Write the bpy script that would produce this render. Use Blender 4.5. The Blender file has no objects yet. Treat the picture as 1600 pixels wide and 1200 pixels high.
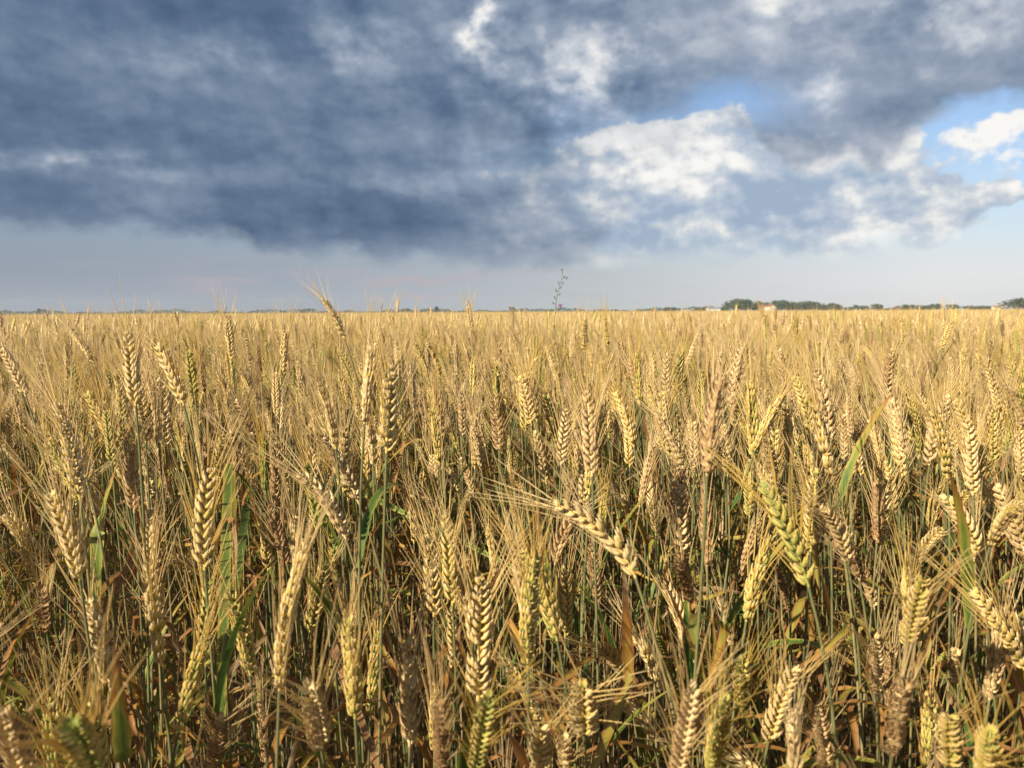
import bpy, math, random
import numpy as np
from mathutils import Vector, Matrix

random.seed(7)
rng = np.random.default_rng(11)
scene = bpy.context.scene
COL = scene.collection
R = math.radians

# ------------------------------------------------------------------ camera
EYE = 1.10
FPX = 1209.0                       # focal length in photograph pixels (1600 wide)
cam_data = bpy.data.cameras.new("camera")
cam = bpy.data.objects.new("camera", cam_data)
COL.objects.link(cam)
cam_data.sensor_width = 36.0
cam_data.lens = 36.0 * FPX / 1600.0
cam_data.clip_start = 0.02
cam_data.clip_end = 20000.0
CAM_M = Matrix.Translation((0, 0, EYE)) @ Matrix.Rotation(R(90 - 5.32), 4, 'X') @ Matrix.Rotation(R(-0.29), 4, 'Z')
cam.matrix_world = CAM_M
cam_data.dof.use_dof = True
cam_data.dof.focus_distance = 1.1
cam_data.dof.aperture_fstop = 12.0
scene.camera = cam

# ------------------------------------------------------------------ light
SUN_EL, SUN_AZ = R(30), R(-132)     # azimuth clockwise from the view direction (+Y)
sun_dir = Vector((math.sin(SUN_AZ) * math.cos(SUN_EL), math.cos(SUN_AZ) * math.cos(SUN_EL), math.sin(SUN_EL)))
sun_data = bpy.data.lights.new("sun", 'SUN')
sun_data.energy = 5.0
sun_data.angle = R(0.5)
sun_data.color = (1.0, 0.89, 0.71)
sun = bpy.data.objects.new("sun", sun_data)
sun.rotation_euler = sun_dir.to_track_quat('Z', 'Y').to_euler()
sun.location = (0, 0, 30)
COL.objects.link(sun)

scene.view_settings.view_transform = 'Standard'
scene.view_settings.look = 'None'
EXPO = 1.08
scene.view_settings.exposure = EXPO
scene.view_settings.gamma = 1.0
scene.view_settings.use_curve_mapping = False
scene.cycles.max_bounces = 6
scene.cycles.diffuse_bounces = 3
scene.cycles.transparent_max_bounces = 4
scene.cycles.use_denoising = True
scene.cycles.denoiser = 'OPENIMAGEDENOISE'
scene.cycles.denoising_input_passes = 'RGB_ALBEDO_NORMAL'
scene.cycles.denoising_prefilter = 'ACCURATE'

# ------------------------------------------------------------------ node helper
class G:
    """small expression layer over a node tree"""
    def __init__(self, tree):
        self.t = tree
    def node(self, kind, **kw):
        n = self.t.nodes.new(kind)
        for k, v in kw.items():
            setattr(n, k, v)
        return n
    def link(self, a, sock):
        if isinstance(a, E):
            self.t.links.new(a.s, sock)
        elif isinstance(a, (tuple, list)):
            sock.default_value = tuple(a) if len(a) == len(sock.default_value) else (*a, 1.0)
        else:
            sock.default_value = a
    def math(self, op, *a):
        n = self.node('ShaderNodeMath', operation=op)
        for i, x in enumerate(a):
            self.link(x, n.inputs[i])
        return E(self, n.outputs[0])
    def mix(self, f, a, b):
        n = self.node('ShaderNodeMix', data_type='RGBA')
        self.link(f, n.inputs[0]); self.link(a, n.inputs[6]); self.link(b, n.inputs[7])
        return E(self, n.outputs[2])
    def blend(self, mode, f, a, b):
        n = self.node('ShaderNodeMix', data_type='RGBA', blend_type=mode)
        self.link(f, n.inputs[0]); self.link(a, n.inputs[6]); self.link(b, n.inputs[7])
        return E(self, n.outputs[2])
    def vec(self, x, y, z):
        n = self.node('ShaderNodeCombineXYZ')
        for i, v in enumerate((x, y, z)):
            self.link(v, n.inputs[i])
        return E(self, n.outputs[0])
    def sep(self, v):
        n = self.node('ShaderNodeSeparateXYZ')
        self.link(v, n.inputs[0])
        return [E(self, o) for o in n.outputs]
    def noise(self, v, scale, detail=6.0, rough=0.55, dist=0.0, lac=2.0):
        n = self.node('ShaderNodeTexNoise', noise_dimensions='3D')
        self.link(v, n.inputs['Vector'])
        n.inputs['Scale'].default_value = scale
        n.inputs['Detail'].default_value = detail
        n.inputs['Roughness'].default_value = rough
        n.inputs['Lacunarity'].default_value = lac
        n.inputs['Distortion'].default_value = dist
        return E(self, n.outputs[0])
    def puffs(self, v, scale, detail=2.5, rough=0.5):
        n = self.node('ShaderNodeTexVoronoi', voronoi_dimensions='3D', feature='F1', normalize=True)
        self.link(v, n.inputs['Vector'])
        n.inputs['Scale'].default_value = scale
        n.inputs['Detail'].default_value = detail
        n.inputs['Roughness'].default_value = rough
        return (0.33 - E(self, n.outputs['Distance'])) * 2.4
    def step(self, x, a, b):                    # smooth 0..1 as x goes a..b
        n = self.node('ShaderNodeMapRange', interpolation_type='SMOOTHSTEP')
        self.link(x, n.inputs[0])
        n.inputs[1].default_value = a; n.inputs[2].default_value = b
        return E(self, n.outputs[0])
    def lin(self, x, a, b, c=0.0, d=1.0):
        n = self.node('ShaderNodeMapRange')
        self.link(x, n.inputs[0])
        for i, v in enumerate((a, b, c, d)):
            n.inputs[1 + i].default_value = v
        return E(self, n.outputs[0])
    def ramp(self, f, stops, mode='LINEAR'):
        n = self.node('ShaderNodeValToRGB')
        self.link(f, n.inputs[0])
        n.color_ramp.interpolation = mode
        el = n.color_ramp.elements
        while len(el) > len(stops):
            el.remove(el[-1])
        while len(el) < len(stops):
            el.new(0.5)
        for e, (p, c) in zip(el, stops):
            e.position = p; e.color = (*c, 1.0)
        return E(self, n.outputs[0])
    def attr(self, name, kind='GEOMETRY'):
        n = self.node('ShaderNodeAttribute', attribute_type=kind, attribute_name=name)
        return E(self, n.outputs['Fac'])

class E:
    def __init__(self, g, s):
        self.g, self.s = g, s
    def __add__(self, o): return self.g.math('ADD', self, o)
    __radd__ = __add__
    def __mul__(self, o): return self.g.math('MULTIPLY', self, o)
    __rmul__ = __mul__
    def __sub__(self, o): return self.g.math('SUBTRACT', self, o)
    def __rsub__(self, o): return self.g.math('SUBTRACT', o, self)
    def __truediv__(self, o): return self.g.math('DIVIDE', self, o)
    def __pow__(self, o): return self.g.math('POWER', self, o)
    def max(self, o): return self.g.math('MAXIMUM', self, o)
    def min(self, o): return self.g.math('MINIMUM', self, o)
    def clamp(self):
        n = self.g.node('ShaderNodeClamp'); self.g.link(self, n.inputs[0]); return E(self.g, n.outputs[0])

# ------------------------------------------------------------------ sky
def lin(r, g_, b):
    f = lambda c: (c / 255 / 12.92) if c <= 10 else ((c / 255 + 0.055) / 1.055) ** 2.4
    return (f(r), f(g_), f(b))

world = bpy.data.worlds.new("World")
scene.world = world
world.use_nodes = True
world.cycles.sampling_method = 'MANUAL'
world.cycles.sample_map_resolution = 256
wt = world.node_tree
wt.nodes.clear()
g = G(wt)
STR = 0.1
sky = g.node('ShaderNodeTexSky', sky_type='NISHITA')
sky.sun_disc = False
sky.sun_elevation = SUN_EL
sky.sun_rotation = SUN_AZ
sky.air_density = 1.0
sky.dust_density = 1.2
tc = g.node('ShaderNodeTexCoord')
D = E(g, tc.outputs['Generated'])
dx, dy, dz = g.sep(D)
zc = dz.max(0.0)
az = g.math('ARCTAN2', dx, dy)                  # bearing from the view direction, clockwise
el = g.math('ARCSINE', dz)

def PX(px): return math.atan((px - 800) / FPX)
def PY(py, px=800): return math.atan((487.5 - py) / math.hypot(FPX, px - 800)) 

# warped bearings give the cloud edges their torn outline
flat = g.vec(dx / (zc + 0.20), dy / (zc + 0.20), 3.7)
iso = g.vec(dx, dy, dz * 1.25)
w1 = g.noise(iso, 7.0, 4, 0.60) - 0.5
w2 = g.noise(g.vec(dx + 4.3, dy, dz * 1.25), 7.0, 4, 0.60) - 0.5
azw = az + w1 * 0.22
elw = el + w2 * 0.13
# the quieter warp is for broad light and shade
azs = az + w1 * 0.12
els = el + w2 * 0.085

def blob(px, py, rx, ry, a=azw, e=elw, soft=1.0):
    """soft spot about a bearing, radii in photograph pixels"""
    cx, cy = PX(px), PY(py, px)
    u = (a - cx) * (FPX / rx); v = (e - cy) * (FPX / ry)
    return g.math('EXPONENT', (u * u + v * v) * (-soft))

i0 = g.noise(g.vec(dx, dy + 7.0, dz * 1.7), 3.4, 4, 0.50)  # broad masses
f1 = g.noise(flat, 1.05, 6, 0.50)                # layered deck
i1 = g.noise(iso, 6.0, 8, 0.60)                  # billows
i1b = g.noise(g.vec(dx + 0.016, dy, dz * 1.25 + 0.024), 6.0, 6, 0.58)
i2 = g.noise(g.vec(dx, dy + 2.0, dz * 1.5), 21.0, 4, 0.55)
i2b = g.noise(g.vec(dx + 0.005, dy + 2.0, dz * 1.5 + 0.009), 21.0, 3, 0.55)
st1 = g.noise(g.vec(dx + w1 * 0.05, dy, dz * 4.2 + w2 * 0.10), 4.2, 6, 0.50)   # long flat layers
wob = g.vec(dx + w1 * 0.05, dy, dz * 1.3 + w2 * 0.05)
wob2 = g.vec(dx + w1 * 0.05 + 0.010, dy, dz * 1.3 + w2 * 0.05 + 0.016)
p1 = g.puffs(wob, 13.0)                          # cauliflower heads
p1b = g.puffs(wob2, 13.0)
prel = p1 - p1b
relief = (i1 - i1b) * 0.9 + (i2 - i2b) * 0.35

K = 1.0 / STR / 2 ** EXPO              # what the clouds give off, for this exposure
def col(r, g_, b, k=1.0):
    c = lin(r, g_, b)
    return tuple(x * K * k for x in c)
# --- clear sky and the pale band of air over the horizon
rightness = g.step(az, PX(250), PX(1450))
haze_c = g.ramp(g.lin(az, PX(-100), PX(1600)), [
    (0.0, lin(140, 153, 170)), (0.30, lin(154, 166, 180)), (0.50, lin(175, 184, 193)), (0.63, lin(191, 198, 203)), (0.78, lin(214, 218, 221)), (0.93, lin(231, 233, 234))])
haze_k = g.blend('MULTIPLY', 1.0, haze_c, (K, K, K))
pink = g.step(g.noise(g.vec(dx * 1.0, dy, dz * 9.0), 9.0, 5, 0.6, 0.1), 0.50, 0.68) * blob(600, 445, 420, 34, azs, els) 
pink = pink * 0.45 + blob(660, 433, 100, 7, azs + w1 * 0.1, els) * 0.7 + blob(680, 463, 42, 5, azs + w1 * 0.1, els) * 0.6 + blob(330, 447, 40, 12, azs, els) * 0.35
haze_k = g.mix(pink.clamp(), haze_k, col(186, 172, 180))
blue = g.blend('MULTIPLY', 1.0, E(g, sky.outputs[0]), (0.35, 0.53, 0.70))
low = g.math('EXPONENT', (el.max(0.0) * -1.0) * g.lin(rightness, 0, 1, 5.0, 7.5))
low = (low * 1.35).min(1.0)
base = g.mix(low, blue, haze_k)

# --- lit heaps at the edge of the bank
bill = (i1 - 0.5) * 1.3 + (i2 - 0.5) * 0.9 + p1 * 0.6
heap = (blob(1080, 255, 100, 62, azs, els) + blob(1265, 268, 120, 52, azs, els) + blob(1440, 340, 90, 40, azs, els)
        + blob(960, 285, 150, 80, azs, els) + blob(1170, 350, 260, 66, azs, els) + blob(1000, 355, 260, 66, azs, els)
        + blob(1560, 208, 62, 30, azs, els) * 0.64 + blob(1385, 250, 60, 70, azs, els) * 0.5
        + blob(1568, 320, 36, 9, azs, els) * 0.72 + blob(1522, 304, 20, 6, azs, els) * 0.7)
hd = heap + bill
heap_a = g.step(hd, 0.46, 0.64)
lowfade = g.step(els, PY(428), PY(365))         # their under-side melts into the pale band
heap_a = heap_a * g.lin(lowfade, 0, 1, 0.0, 0.97)
shade = 0.37 + relief * 3.0 + prel * 1.0 + (i1 - 0.5) * 1.0 + (i2 - 0.5) * 0.5 + p1 * 0.22 + g.step(els, PY(360), PY(235)) * 0.16 - g.step(hd, 0.9, 2.0) * 0.10
shade = shade + (blob(1435, 345, 75, 50, azs, els) * 0.36 + blob(1070, 222, 70, 28, azs, els) * 0.30 + blob(1290, 232, 90, 24, azs, els) * 0.34
                 + blob(930, 285, 110, 30, azs, els) * 0.26 + blob(1040, 280, 60, 30, azs, els) * 0.18 + blob(1560, 208, 70, 34, azs, els) * 0.3 + blob(1545, 318, 70, 20, azs, els) * 0.3)
heap_c = g.ramp(shade.clamp(), [(0.0, lin(158, 177, 200)), (0.28, lin(180, 194, 211)), (0.52, lin(202, 210, 219)), (0.74, lin(234, 234, 233)), (1.0, lin(252, 250, 246))])
heap_k = g.blend('MULTIPLY', 1.0, heap_c, (K, K, K))
out = g.mix(heap_a, base, heap_k)

# --- the dark bank
edge_l = g.lin(g.step(az, PX(100), PX(900)), 0, 1, PY(366), PY(408))
edge = g.step(az, PX(900), PX(1090))
edge_r = PY(200, 1250) - blob(1235, 200, 48, 400, azs, els) * 0.050 - blob(1385, 200, 62, 400, azs, els) * 0.048 - g.step(azs, PX(1430), PX(1640)) * 0.022
edge_y = edge_l * (1.0 - edge) + edge_r * edge
bank_h = (el + w2 * 0.085 * (0.25 + edge) + w1 * 0.02 + (i1 - 0.5) * 0.10 + (i2 - 0.5) * 0.03) - edge_y
bank_a = g.step(bank_h, -0.016, 0.014)
bank_a = bank_a * (1.0 - (blob(1010, 285, 165, 85, azs, els) * 0.92 + bill * 0.55 * blob(950, 270, 260, 150, azs, els)).clamp())
bank_a = bank_a * (1.0 - blob(1120, 188, 90, 24, azs, els) * 1.0).clamp()
tone = (0.20 + g.step(azs, PX(360), PX(1180)) * 0.33 + (f1 - 0.5) * 0.50 + (i0 - 0.5) * 0.42 + (st1 - 0.5) * 0.55 + relief * 0.80 + (i1 - 0.5) * g.lin(rightness, 0, 1, 0.12, 0.42) + prel * 0.14 + p1 * 0.06
        - blob(700, 340, 360, 40, azs, els) * 0.09 - blob(420, 30, 320, 60, azs, els) * 0.07 + blob(150, 130, 170, 70, azs, els) * 0.05
        - blob(1010, 185, 45, 55, azs, els) * 0.14 - blob(860, 25, 140, 40, azs, els) * 0.16 + blob(600, 240, 300, 60, azs, els) * 0.05
        - blob(1250, 110, 260, 30, azs, els) * 0.05)
lit = (blob(772, 58, 26, 24, azs, els) * 0.80 + blob(750, 95, 60, 34, azs, els) * 0.34 + blob(905, 125, 95, 65, azs, els) * 0.21 + blob(560, 95, 65, 55, azs, els) * 0.26
       + blob(330, 112, 110, 24, azs, els) * 0.22 + blob(140, 262, 130, 12, azs, els) * 0.42 + blob(870, 165, 160, 90, azs, els) * 0.21
       + blob(1190, 25, 46, 22, azs, els) * 0.26 + blob(1330, 50, 70, 40, azs, els) * 0.16 + blob(1485, 55, 60, 50, azs, els) * 0.24 + blob(970, 6, 100, 18, azs, els) * 0.3
       + blob(1275, 165, 30, 20, azs, els) * 0.24 + blob(620, 298, 130, 14, azs, els) * 0.14)
tone = tone + lit * (0.62 + (i1 - 0.5) * 1.8 + p1 * 0.7 + prel * 1.0 + relief * 3.0).max(0.0)
bank_c = g.ramp(tone.clamp(), [(0.0, lin(72, 95, 126)), (0.18, lin(93, 115, 144)), (0.38, lin(121, 140, 163)), (0.58, lin(152, 165, 184)), (0.80, lin(198, 204, 213)), (1.0, lin(240, 239, 236))])
bank_k = g.blend('MULTIPLY', 1.0, bank_c, (K, K, K))
out = g.mix(bank_a, out, bank_k)

bg = g.node('ShaderNodeBackground')
g.link(out, bg.inputs[0])
bg.inputs[1].default_value = STR
wo = g.node('ShaderNodeOutputWorld')
wt.links.new(bg.outputs[0], wo.inputs[0])
# ------------------------------------------------------------------ materials
def material(name, build):
    m = bpy.data.materials.new(name)
    m.use_nodes = True
    t = m.node_tree
    t.nodes.clear()
    gg = G(t)
    o = gg.node('ShaderNodeOutputMaterial')
    build(gg, o)
    return m

def tone_of(gg, name='tone'):
    return gg.attr(name) + gg.attr(name, 'INSTANCER')

def surface(gg, out, color, rough=0.6, trans=0.0, spec=0.3, bump=None, bstr=0.3):
    p = gg.node('ShaderNodeBsdfPrincipled')
    gg.link(color, p.inputs['Base Color'])
    gg.link(rough, p.inputs['Roughness'])
    p.inputs['Specular IOR Level'].default_value = spec
    if bump is not None:
        b = gg.node('ShaderNodeBump')
        b.inputs['Strength'].default_value = bstr
        b.inputs['Distance'].default_value = 0.001
        gg.link(bump, b.inputs['Height'])
        gg.t.links.new(b.outputs[0], p.inputs['Normal'])
    s = p.outputs[0]
    if trans > 0:
        tr = gg.node('ShaderNodeBsdfTranslucent')
        gg.link(color, tr.inputs[0])
        mx = gg.node('ShaderNodeMixShader')
        mx.inputs[0].default_value = trans
        gg.t.links.new(s, mx.inputs[1]); gg.t.links.new(tr.outputs[0], mx.inputs[2])
        s = mx.outputs[0]
    gg.t.links.new(s, out.inputs[0])

def objco(gg):
    n = gg.node('ShaderNodeTexCoord')
    return E(gg, n.outputs['Object'])

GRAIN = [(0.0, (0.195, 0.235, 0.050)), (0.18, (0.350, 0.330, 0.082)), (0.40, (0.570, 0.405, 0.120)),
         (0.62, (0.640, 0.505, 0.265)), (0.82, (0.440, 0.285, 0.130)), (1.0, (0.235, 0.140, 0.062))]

def m_grain(gg, out):
    t = gg.attr('t'); u = gg.attr('u')
    co = objco(gg)
    n = gg.noise(co, 520.0, 3, 0.65)
    n2 = gg.noise(co, 110.0, 2, 0.5)
    ridge = gg.noise(gg.vec(u * 11.0, t * 0.9, 0.0), 1.0, 2, 0.6)
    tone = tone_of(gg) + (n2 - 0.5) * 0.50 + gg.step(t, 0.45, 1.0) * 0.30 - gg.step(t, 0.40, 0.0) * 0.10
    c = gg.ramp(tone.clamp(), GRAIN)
    c = gg.blend('MULTIPLY', 1.0, c, gg.ramp(n * 0.5 + ridge * 0.5, [(0.32, (0.66, 0.62, 0.55)), (0.52, (1.0, 0.99, 0.97)), (0.70, (1.10, 1.09, 1.07))]))
    surface(gg, out, c, 0.46, 0.06, 0.35, ridge + n * 0.5, 0.45)
M_GRAIN = material("wheat_grain", m_grain)

def m_awn(gg, out):
    t = gg.attr('t')
    tone = tone_of(gg)
    c = gg.ramp((tone * 0.75 + 0.10 + t * 0.16).clamp(), [(0.0, (0.38, 0.33, 0.07)), (0.3, (0.60, 0.405, 0.095)), (0.6, (0.66, 0.505, 0.245)), (1.0, (0.46, 0.29, 0.14))])
    surface(gg, out, c, 0.42, 0.38, 0.45)
M_AWN = material("wheat_awn", m_awn)

def m_stem(gg, out):
    t = gg.attr('t')
    co = objco(gg)
    n = gg.noise(gg.vec(gg.sep(co)[0] * 8.0, gg.sep(co)[1] * 8.0, gg.sep(co)[2]), 60.0, 3, 0.6)
    tone = tone_of(gg) * 0.8 + 0.10 + (n - 0.5) * 0.35 + (0.55 - t) * 0.45
    c = gg.ramp(tone.clamp(), [(0.0, (0.088, 0.105, 0.040)), (0.35, (0.150, 0.142, 0.058)), (0.6, (0.25, 0.19, 0.085)), (1.0, (0.20, 0.12, 0.055))])
    surface(gg, out, c, 0.65, 0.0, 0.2)
M_STEM = material("wheat_stem", m_stem)

def m_leaf(gg, out):
    t = gg.attr('t'); u = gg.attr('u')
    tone = gg.attr('leaf') + gg.attr('leaf', 'INSTANCER')
    co = objco(gg)
    stripes = gg.noise(gg.vec(u * 26.0, t * 0.8, tone * 9.0), 1.0, 2, 0.5)
    blot = gg.noise(gg.vec(u * 1.5, t * 7.0, tone * 17.0), 1.0, 4, 0.6)
    edge = (u - 0.5) * (u - 0.5) * 1.1
    k = tone + gg.step(t, 0.25, 1.0) * 0.42 + (blot - 0.5) * 0.55 + edge + (stripes - 0.5) * 0.14 - 0.14
    c = gg.ramp(k.clamp(), [(0.0, (0.055, 0.110, 0.024)), (0.20, (0.140, 0.200, 0.036)), (0.38, (0.340, 0.300, 0.055)), (0.55, (0.370, 0.170, 0.038)),
                            (0.72, (0.270, 0.125, 0.045)), (0.86, (0.290, 0.190, 0.095)), (1.0, (0.350, 0.255, 0.145))])
    c = gg.blend('MULTIPLY', 1.0, c, gg.ramp(stripes, [(0.3, (0.74, 0.74, 0.72)), (0.65, (1.06, 1.06, 1.05))]))
    surface(gg, out, c, 0.55, 0.30, 0.3, stripes, 0.4)
M_LEAF = material("wheat_leaf", m_leaf)
MATS = [M_GRAIN, M_AWN, M_STEM, M_LEAF]

# ------------------------------------------------------------------ mesh builder
class MB:
    def __init__(self):
        self.v, self.f, self.m, self.t, self.u, self.n = [], [], [], [], [], 0
    def add(self, v, f, mat=0, t=0.0, u=0.5):
        v = np.asarray(v, float).reshape(-1, 3)
        n = len(v)
        self.v.append(v)
        self.t.append(np.broadcast_to(np.asarray(t, float), (n,)).copy())
        self.u.append(np.broadcast_to(np.asarray(u, float), (n,)).copy())
        for q in f:
            self.f.append(tuple(i + self.n for i in q)); self.m.append(mat)
        self.n += n
    def merge(self, o, M=None, mat=None):
        v = np.concatenate(o.v)
        if M is not None:
            A = np.array(M)
            v = v @ A[:3, :3].T + A[:3, 3]
        self.v.append(v); self.t += o.t; self.u += o.u
        self.f += [tuple(i + self.n for i in q) for q in o.f]
        self.m += o.m if mat is None else [mat] * len(o.m)
        self.n += len(v)
    def mesh(self, name, mats=MATS, smooth=True, extra=None):
        me = bpy.data.meshes.new(name)
        me.from_pydata(np.concatenate(self.v).tolist(), [], self.f)
        used = sorted(set(self.m))
        for i in used:
            me.materials.append(mats[i])
        rem = {k: i for i, k in enumerate(used)}
        me.polygons.foreach_set('material_index', [rem[i] for i in self.m])
        if smooth:
            me.polygons.foreach_set('use_smooth', [True] * len(self.f))
        for nm, d in (('t', self.t), ('u', self.u)) + ((extra or ())):
            a = me.attributes.new(nm, 'FLOAT', 'POINT')
            a.data.foreach_set('value', np.concatenate(d).astype(np.float32))
        me.update()
        return me

def frame_of(d):
    d = np.asarray(d, float); d = d / np.linalg.norm(d)
    a = np.array((0.0, 0, 1)) if abs(d[2]) < 0.9 else np.array((1.0, 0, 0))
    x = np.cross(a, d); x /= np.linalg.norm(x)
    return x, np.cross(d, x), d

def add_tube(mb, pts, rad, sides, mat, t0=0.0, t1=1.0, tip=False, caps=False):
    pts = np.asarray(pts, float); n = len(pts)
    rad = np.broadcast_to(np.asarray(rad, float), (n,))
    V, T, Fc = [], [], []
    x = None
    for i in range(n):
        d = pts[min(i + 1, n - 1)] - pts[max(i - 1, 0)]
        d /= np.linalg.norm(d) + 1e-12
        if x is None:
            x, y, _ = frame_of(d)
        else:
            x = x - d * (x @ d); x /= np.linalg.norm(x) + 1e-12
            y = np.cross(d, x)
        t = t0 + (t1 - t0) * i / (n - 1)
        if tip and i == n - 1:
            V.append(pts[i]); T.append(t)
            continue
        for k in range(sides):
            a = 2 * math.pi * k / sides
            V.append(pts[i] + (x * math.cos(a) + y * math.sin(a)) * rad[i]); T.append(t)
    for i in range(n - 1):
        b = i * sides
        for k in range(sides):
            k2 = (k + 1) % sides
            if tip and i == n - 2:
                Fc.append((b + k, b + k2, (n - 1) * sides))
            else:
                Fc.append((b + k, b + k2, b + sides + k2, b + sides + k))
    if caps:
        Fc.append(tuple(range(sides))[::-1])
        if not tip:
            Fc.append(tuple(range((n - 1) * sides, n * sides)))
    mb.add(V, Fc, mat, T)

def add_husk(mb, p0, p1, w, th, out, sides=7, rings=(0.0, 0.10, 0.26, 0.46, 0.66, 0.84), mat=0, bulge=0.12):
    """boat-shaped husk from p0 to its pointed tip p1, w wide, th thick, keel towards out"""
    p0, p1, out = (np.asarray(a, float) for a in (p0, p1, out))
    ax = p1 - p0; L = np.linalg.norm(ax); d = ax / L
    o = out - d * (out @ d); o /= np.linalg.norm(o)
    s = np.cross(d, o)
    V, T, U, Fc = [], [], [], []
    for q in rings:
        r = math.sin(math.pi * q ** 0.56) ** 0.80 if q > 0 else 0.30
        c = p0 + ax * q + o * (bulge * L * math.sin(math.pi * q))
        for k in range(sides):
            a = 2 * math.pi * k / sides
            co, si = math.cos(a), math.sin(a)
            keel = 1.18 if k == 0 else 1.0
            V.append(c + o * (co * th * 0.5 * r * keel) + s * (si * w * 0.5 * r)); T.append(q); U.append(abs(2 * k / sides - 1))
    V.append(p1); T.append(1.0); U.append(0.5)
    n = len(rings)
    for i in range(n - 1):
        b = i * sides
        for k in range(sides):
            k2 = (k + 1) % sides
            Fc.append((b + k, b + k2, b + sides + k2, b + sides + k))
    b = (n - 1) * sides
    for k in range(sides):
        Fc.append((b + k, b + (k + 1) % sides, n * sides))
    mb.add(V, Fc, mat, T, U)

def add_blade(mb, pts, width, nrm, mat=3, fold=0.25, twist=0.0, n_across=3):
    """leaf blade along pts; nrm is the upper side at its start"""
    pts = np.asarray(pts, float); n = len(pts)
    V, T, U, Fc = [], [], [], []
    y = np.asarray(nrm, float)
    for i in range(n):
        d = pts[min(i + 1, n - 1)] - pts[max(i - 1, 0)]
        d /= np.linalg.norm(d) + 1e-12
        y = y - d * (y @ d); y /= np.linalg.norm(y) + 1e-12
        x = np.cross(d, y)
        q = i / (n - 1)
        a = twist * q
        xx = x * math.cos(a) + y * math.sin(a); yy = y * math.cos(a) - x * math.sin(a)
        w = width * (1 + 0.16 * math.sin(i * 2.3 + width * 900)) * (min(1.0, 0.55 + q * 2.2)) * max(0.02, (1 - q ** 2.6)) * 0.5
        for k in range(n_across):
            e = -1 + 2 * k / (n_across - 1)
            V.append(pts[i] + xx * (w * e) + yy * (abs(e) * fold * w * (1 + 0.5 * math.sin(i * 1.7 + 3 * e)))); T.append(q); U.append(0.5 + 0.5 * e)
    for i in range(n - 1):
        for k in range(n_across - 1):
            b = i * n_across + k
            Fc.append((b, b + 1, b + n_across + 1, b + n_across))
    mb.add(V, Fc, mat, T, U)
# ------------------------------------------------------------------ wheat: the kinds of ear and leaf
EAR_L = 0.075
def spikelet_mb(var, detail=True):
    r = random.Random(var)
    mb = MB()
    j = lambda a: a * r.uniform(0.9, 1.12)
    O = (1, 0, 0)
    if detail:
        for s in (-1, 1):
            add_husk(mb, (0.0002, s * 0.0012, 0), (j(0.0036), s * j(0.0052), j(0.0100)), 0.0058, 0.0036, (0.55, s * 0.9, 0), bulge=0.16)
            add_husk(mb, (0.0008, s * 0.0008, 0.0012), (j(0.0060), s * j(0.0040), j(0.0140)), 0.0058, 0.0042, (1, s * 0.6, 0), bulge=0.14)
        add_husk(mb, (0.0014, 0, 0.0030), (j(0.0064), r.uniform(-0.0008, 0.0008), j(0.0130)), 0.0044, 0.0036, O, bulge=0.17)
    else:
        for s in (-1, 1):
            add_husk(mb, (0.0004, s * 0.0008, 0), (j(0.0048), s * j(0.0046), j(0.0142)), 0.0052, 0.0038, (1, s * 0.6, 0), 4, (0.0, 0.3, 0.68), bulge=0.12)
        add_husk(mb, (0.0014, 0, 0.0028), (j(0.0056), 0, j(0.0148)), 0.0044, 0.0036, O, 4, (0.0, 0.4, 0.75), bulge=0.12)
    return mb

SPIKE_MB = [spikelet_mb(k) for k in range(4)]
SPIKE_LOW = [spikelet_mb(k + 10, False) for k in range(2)]

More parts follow.
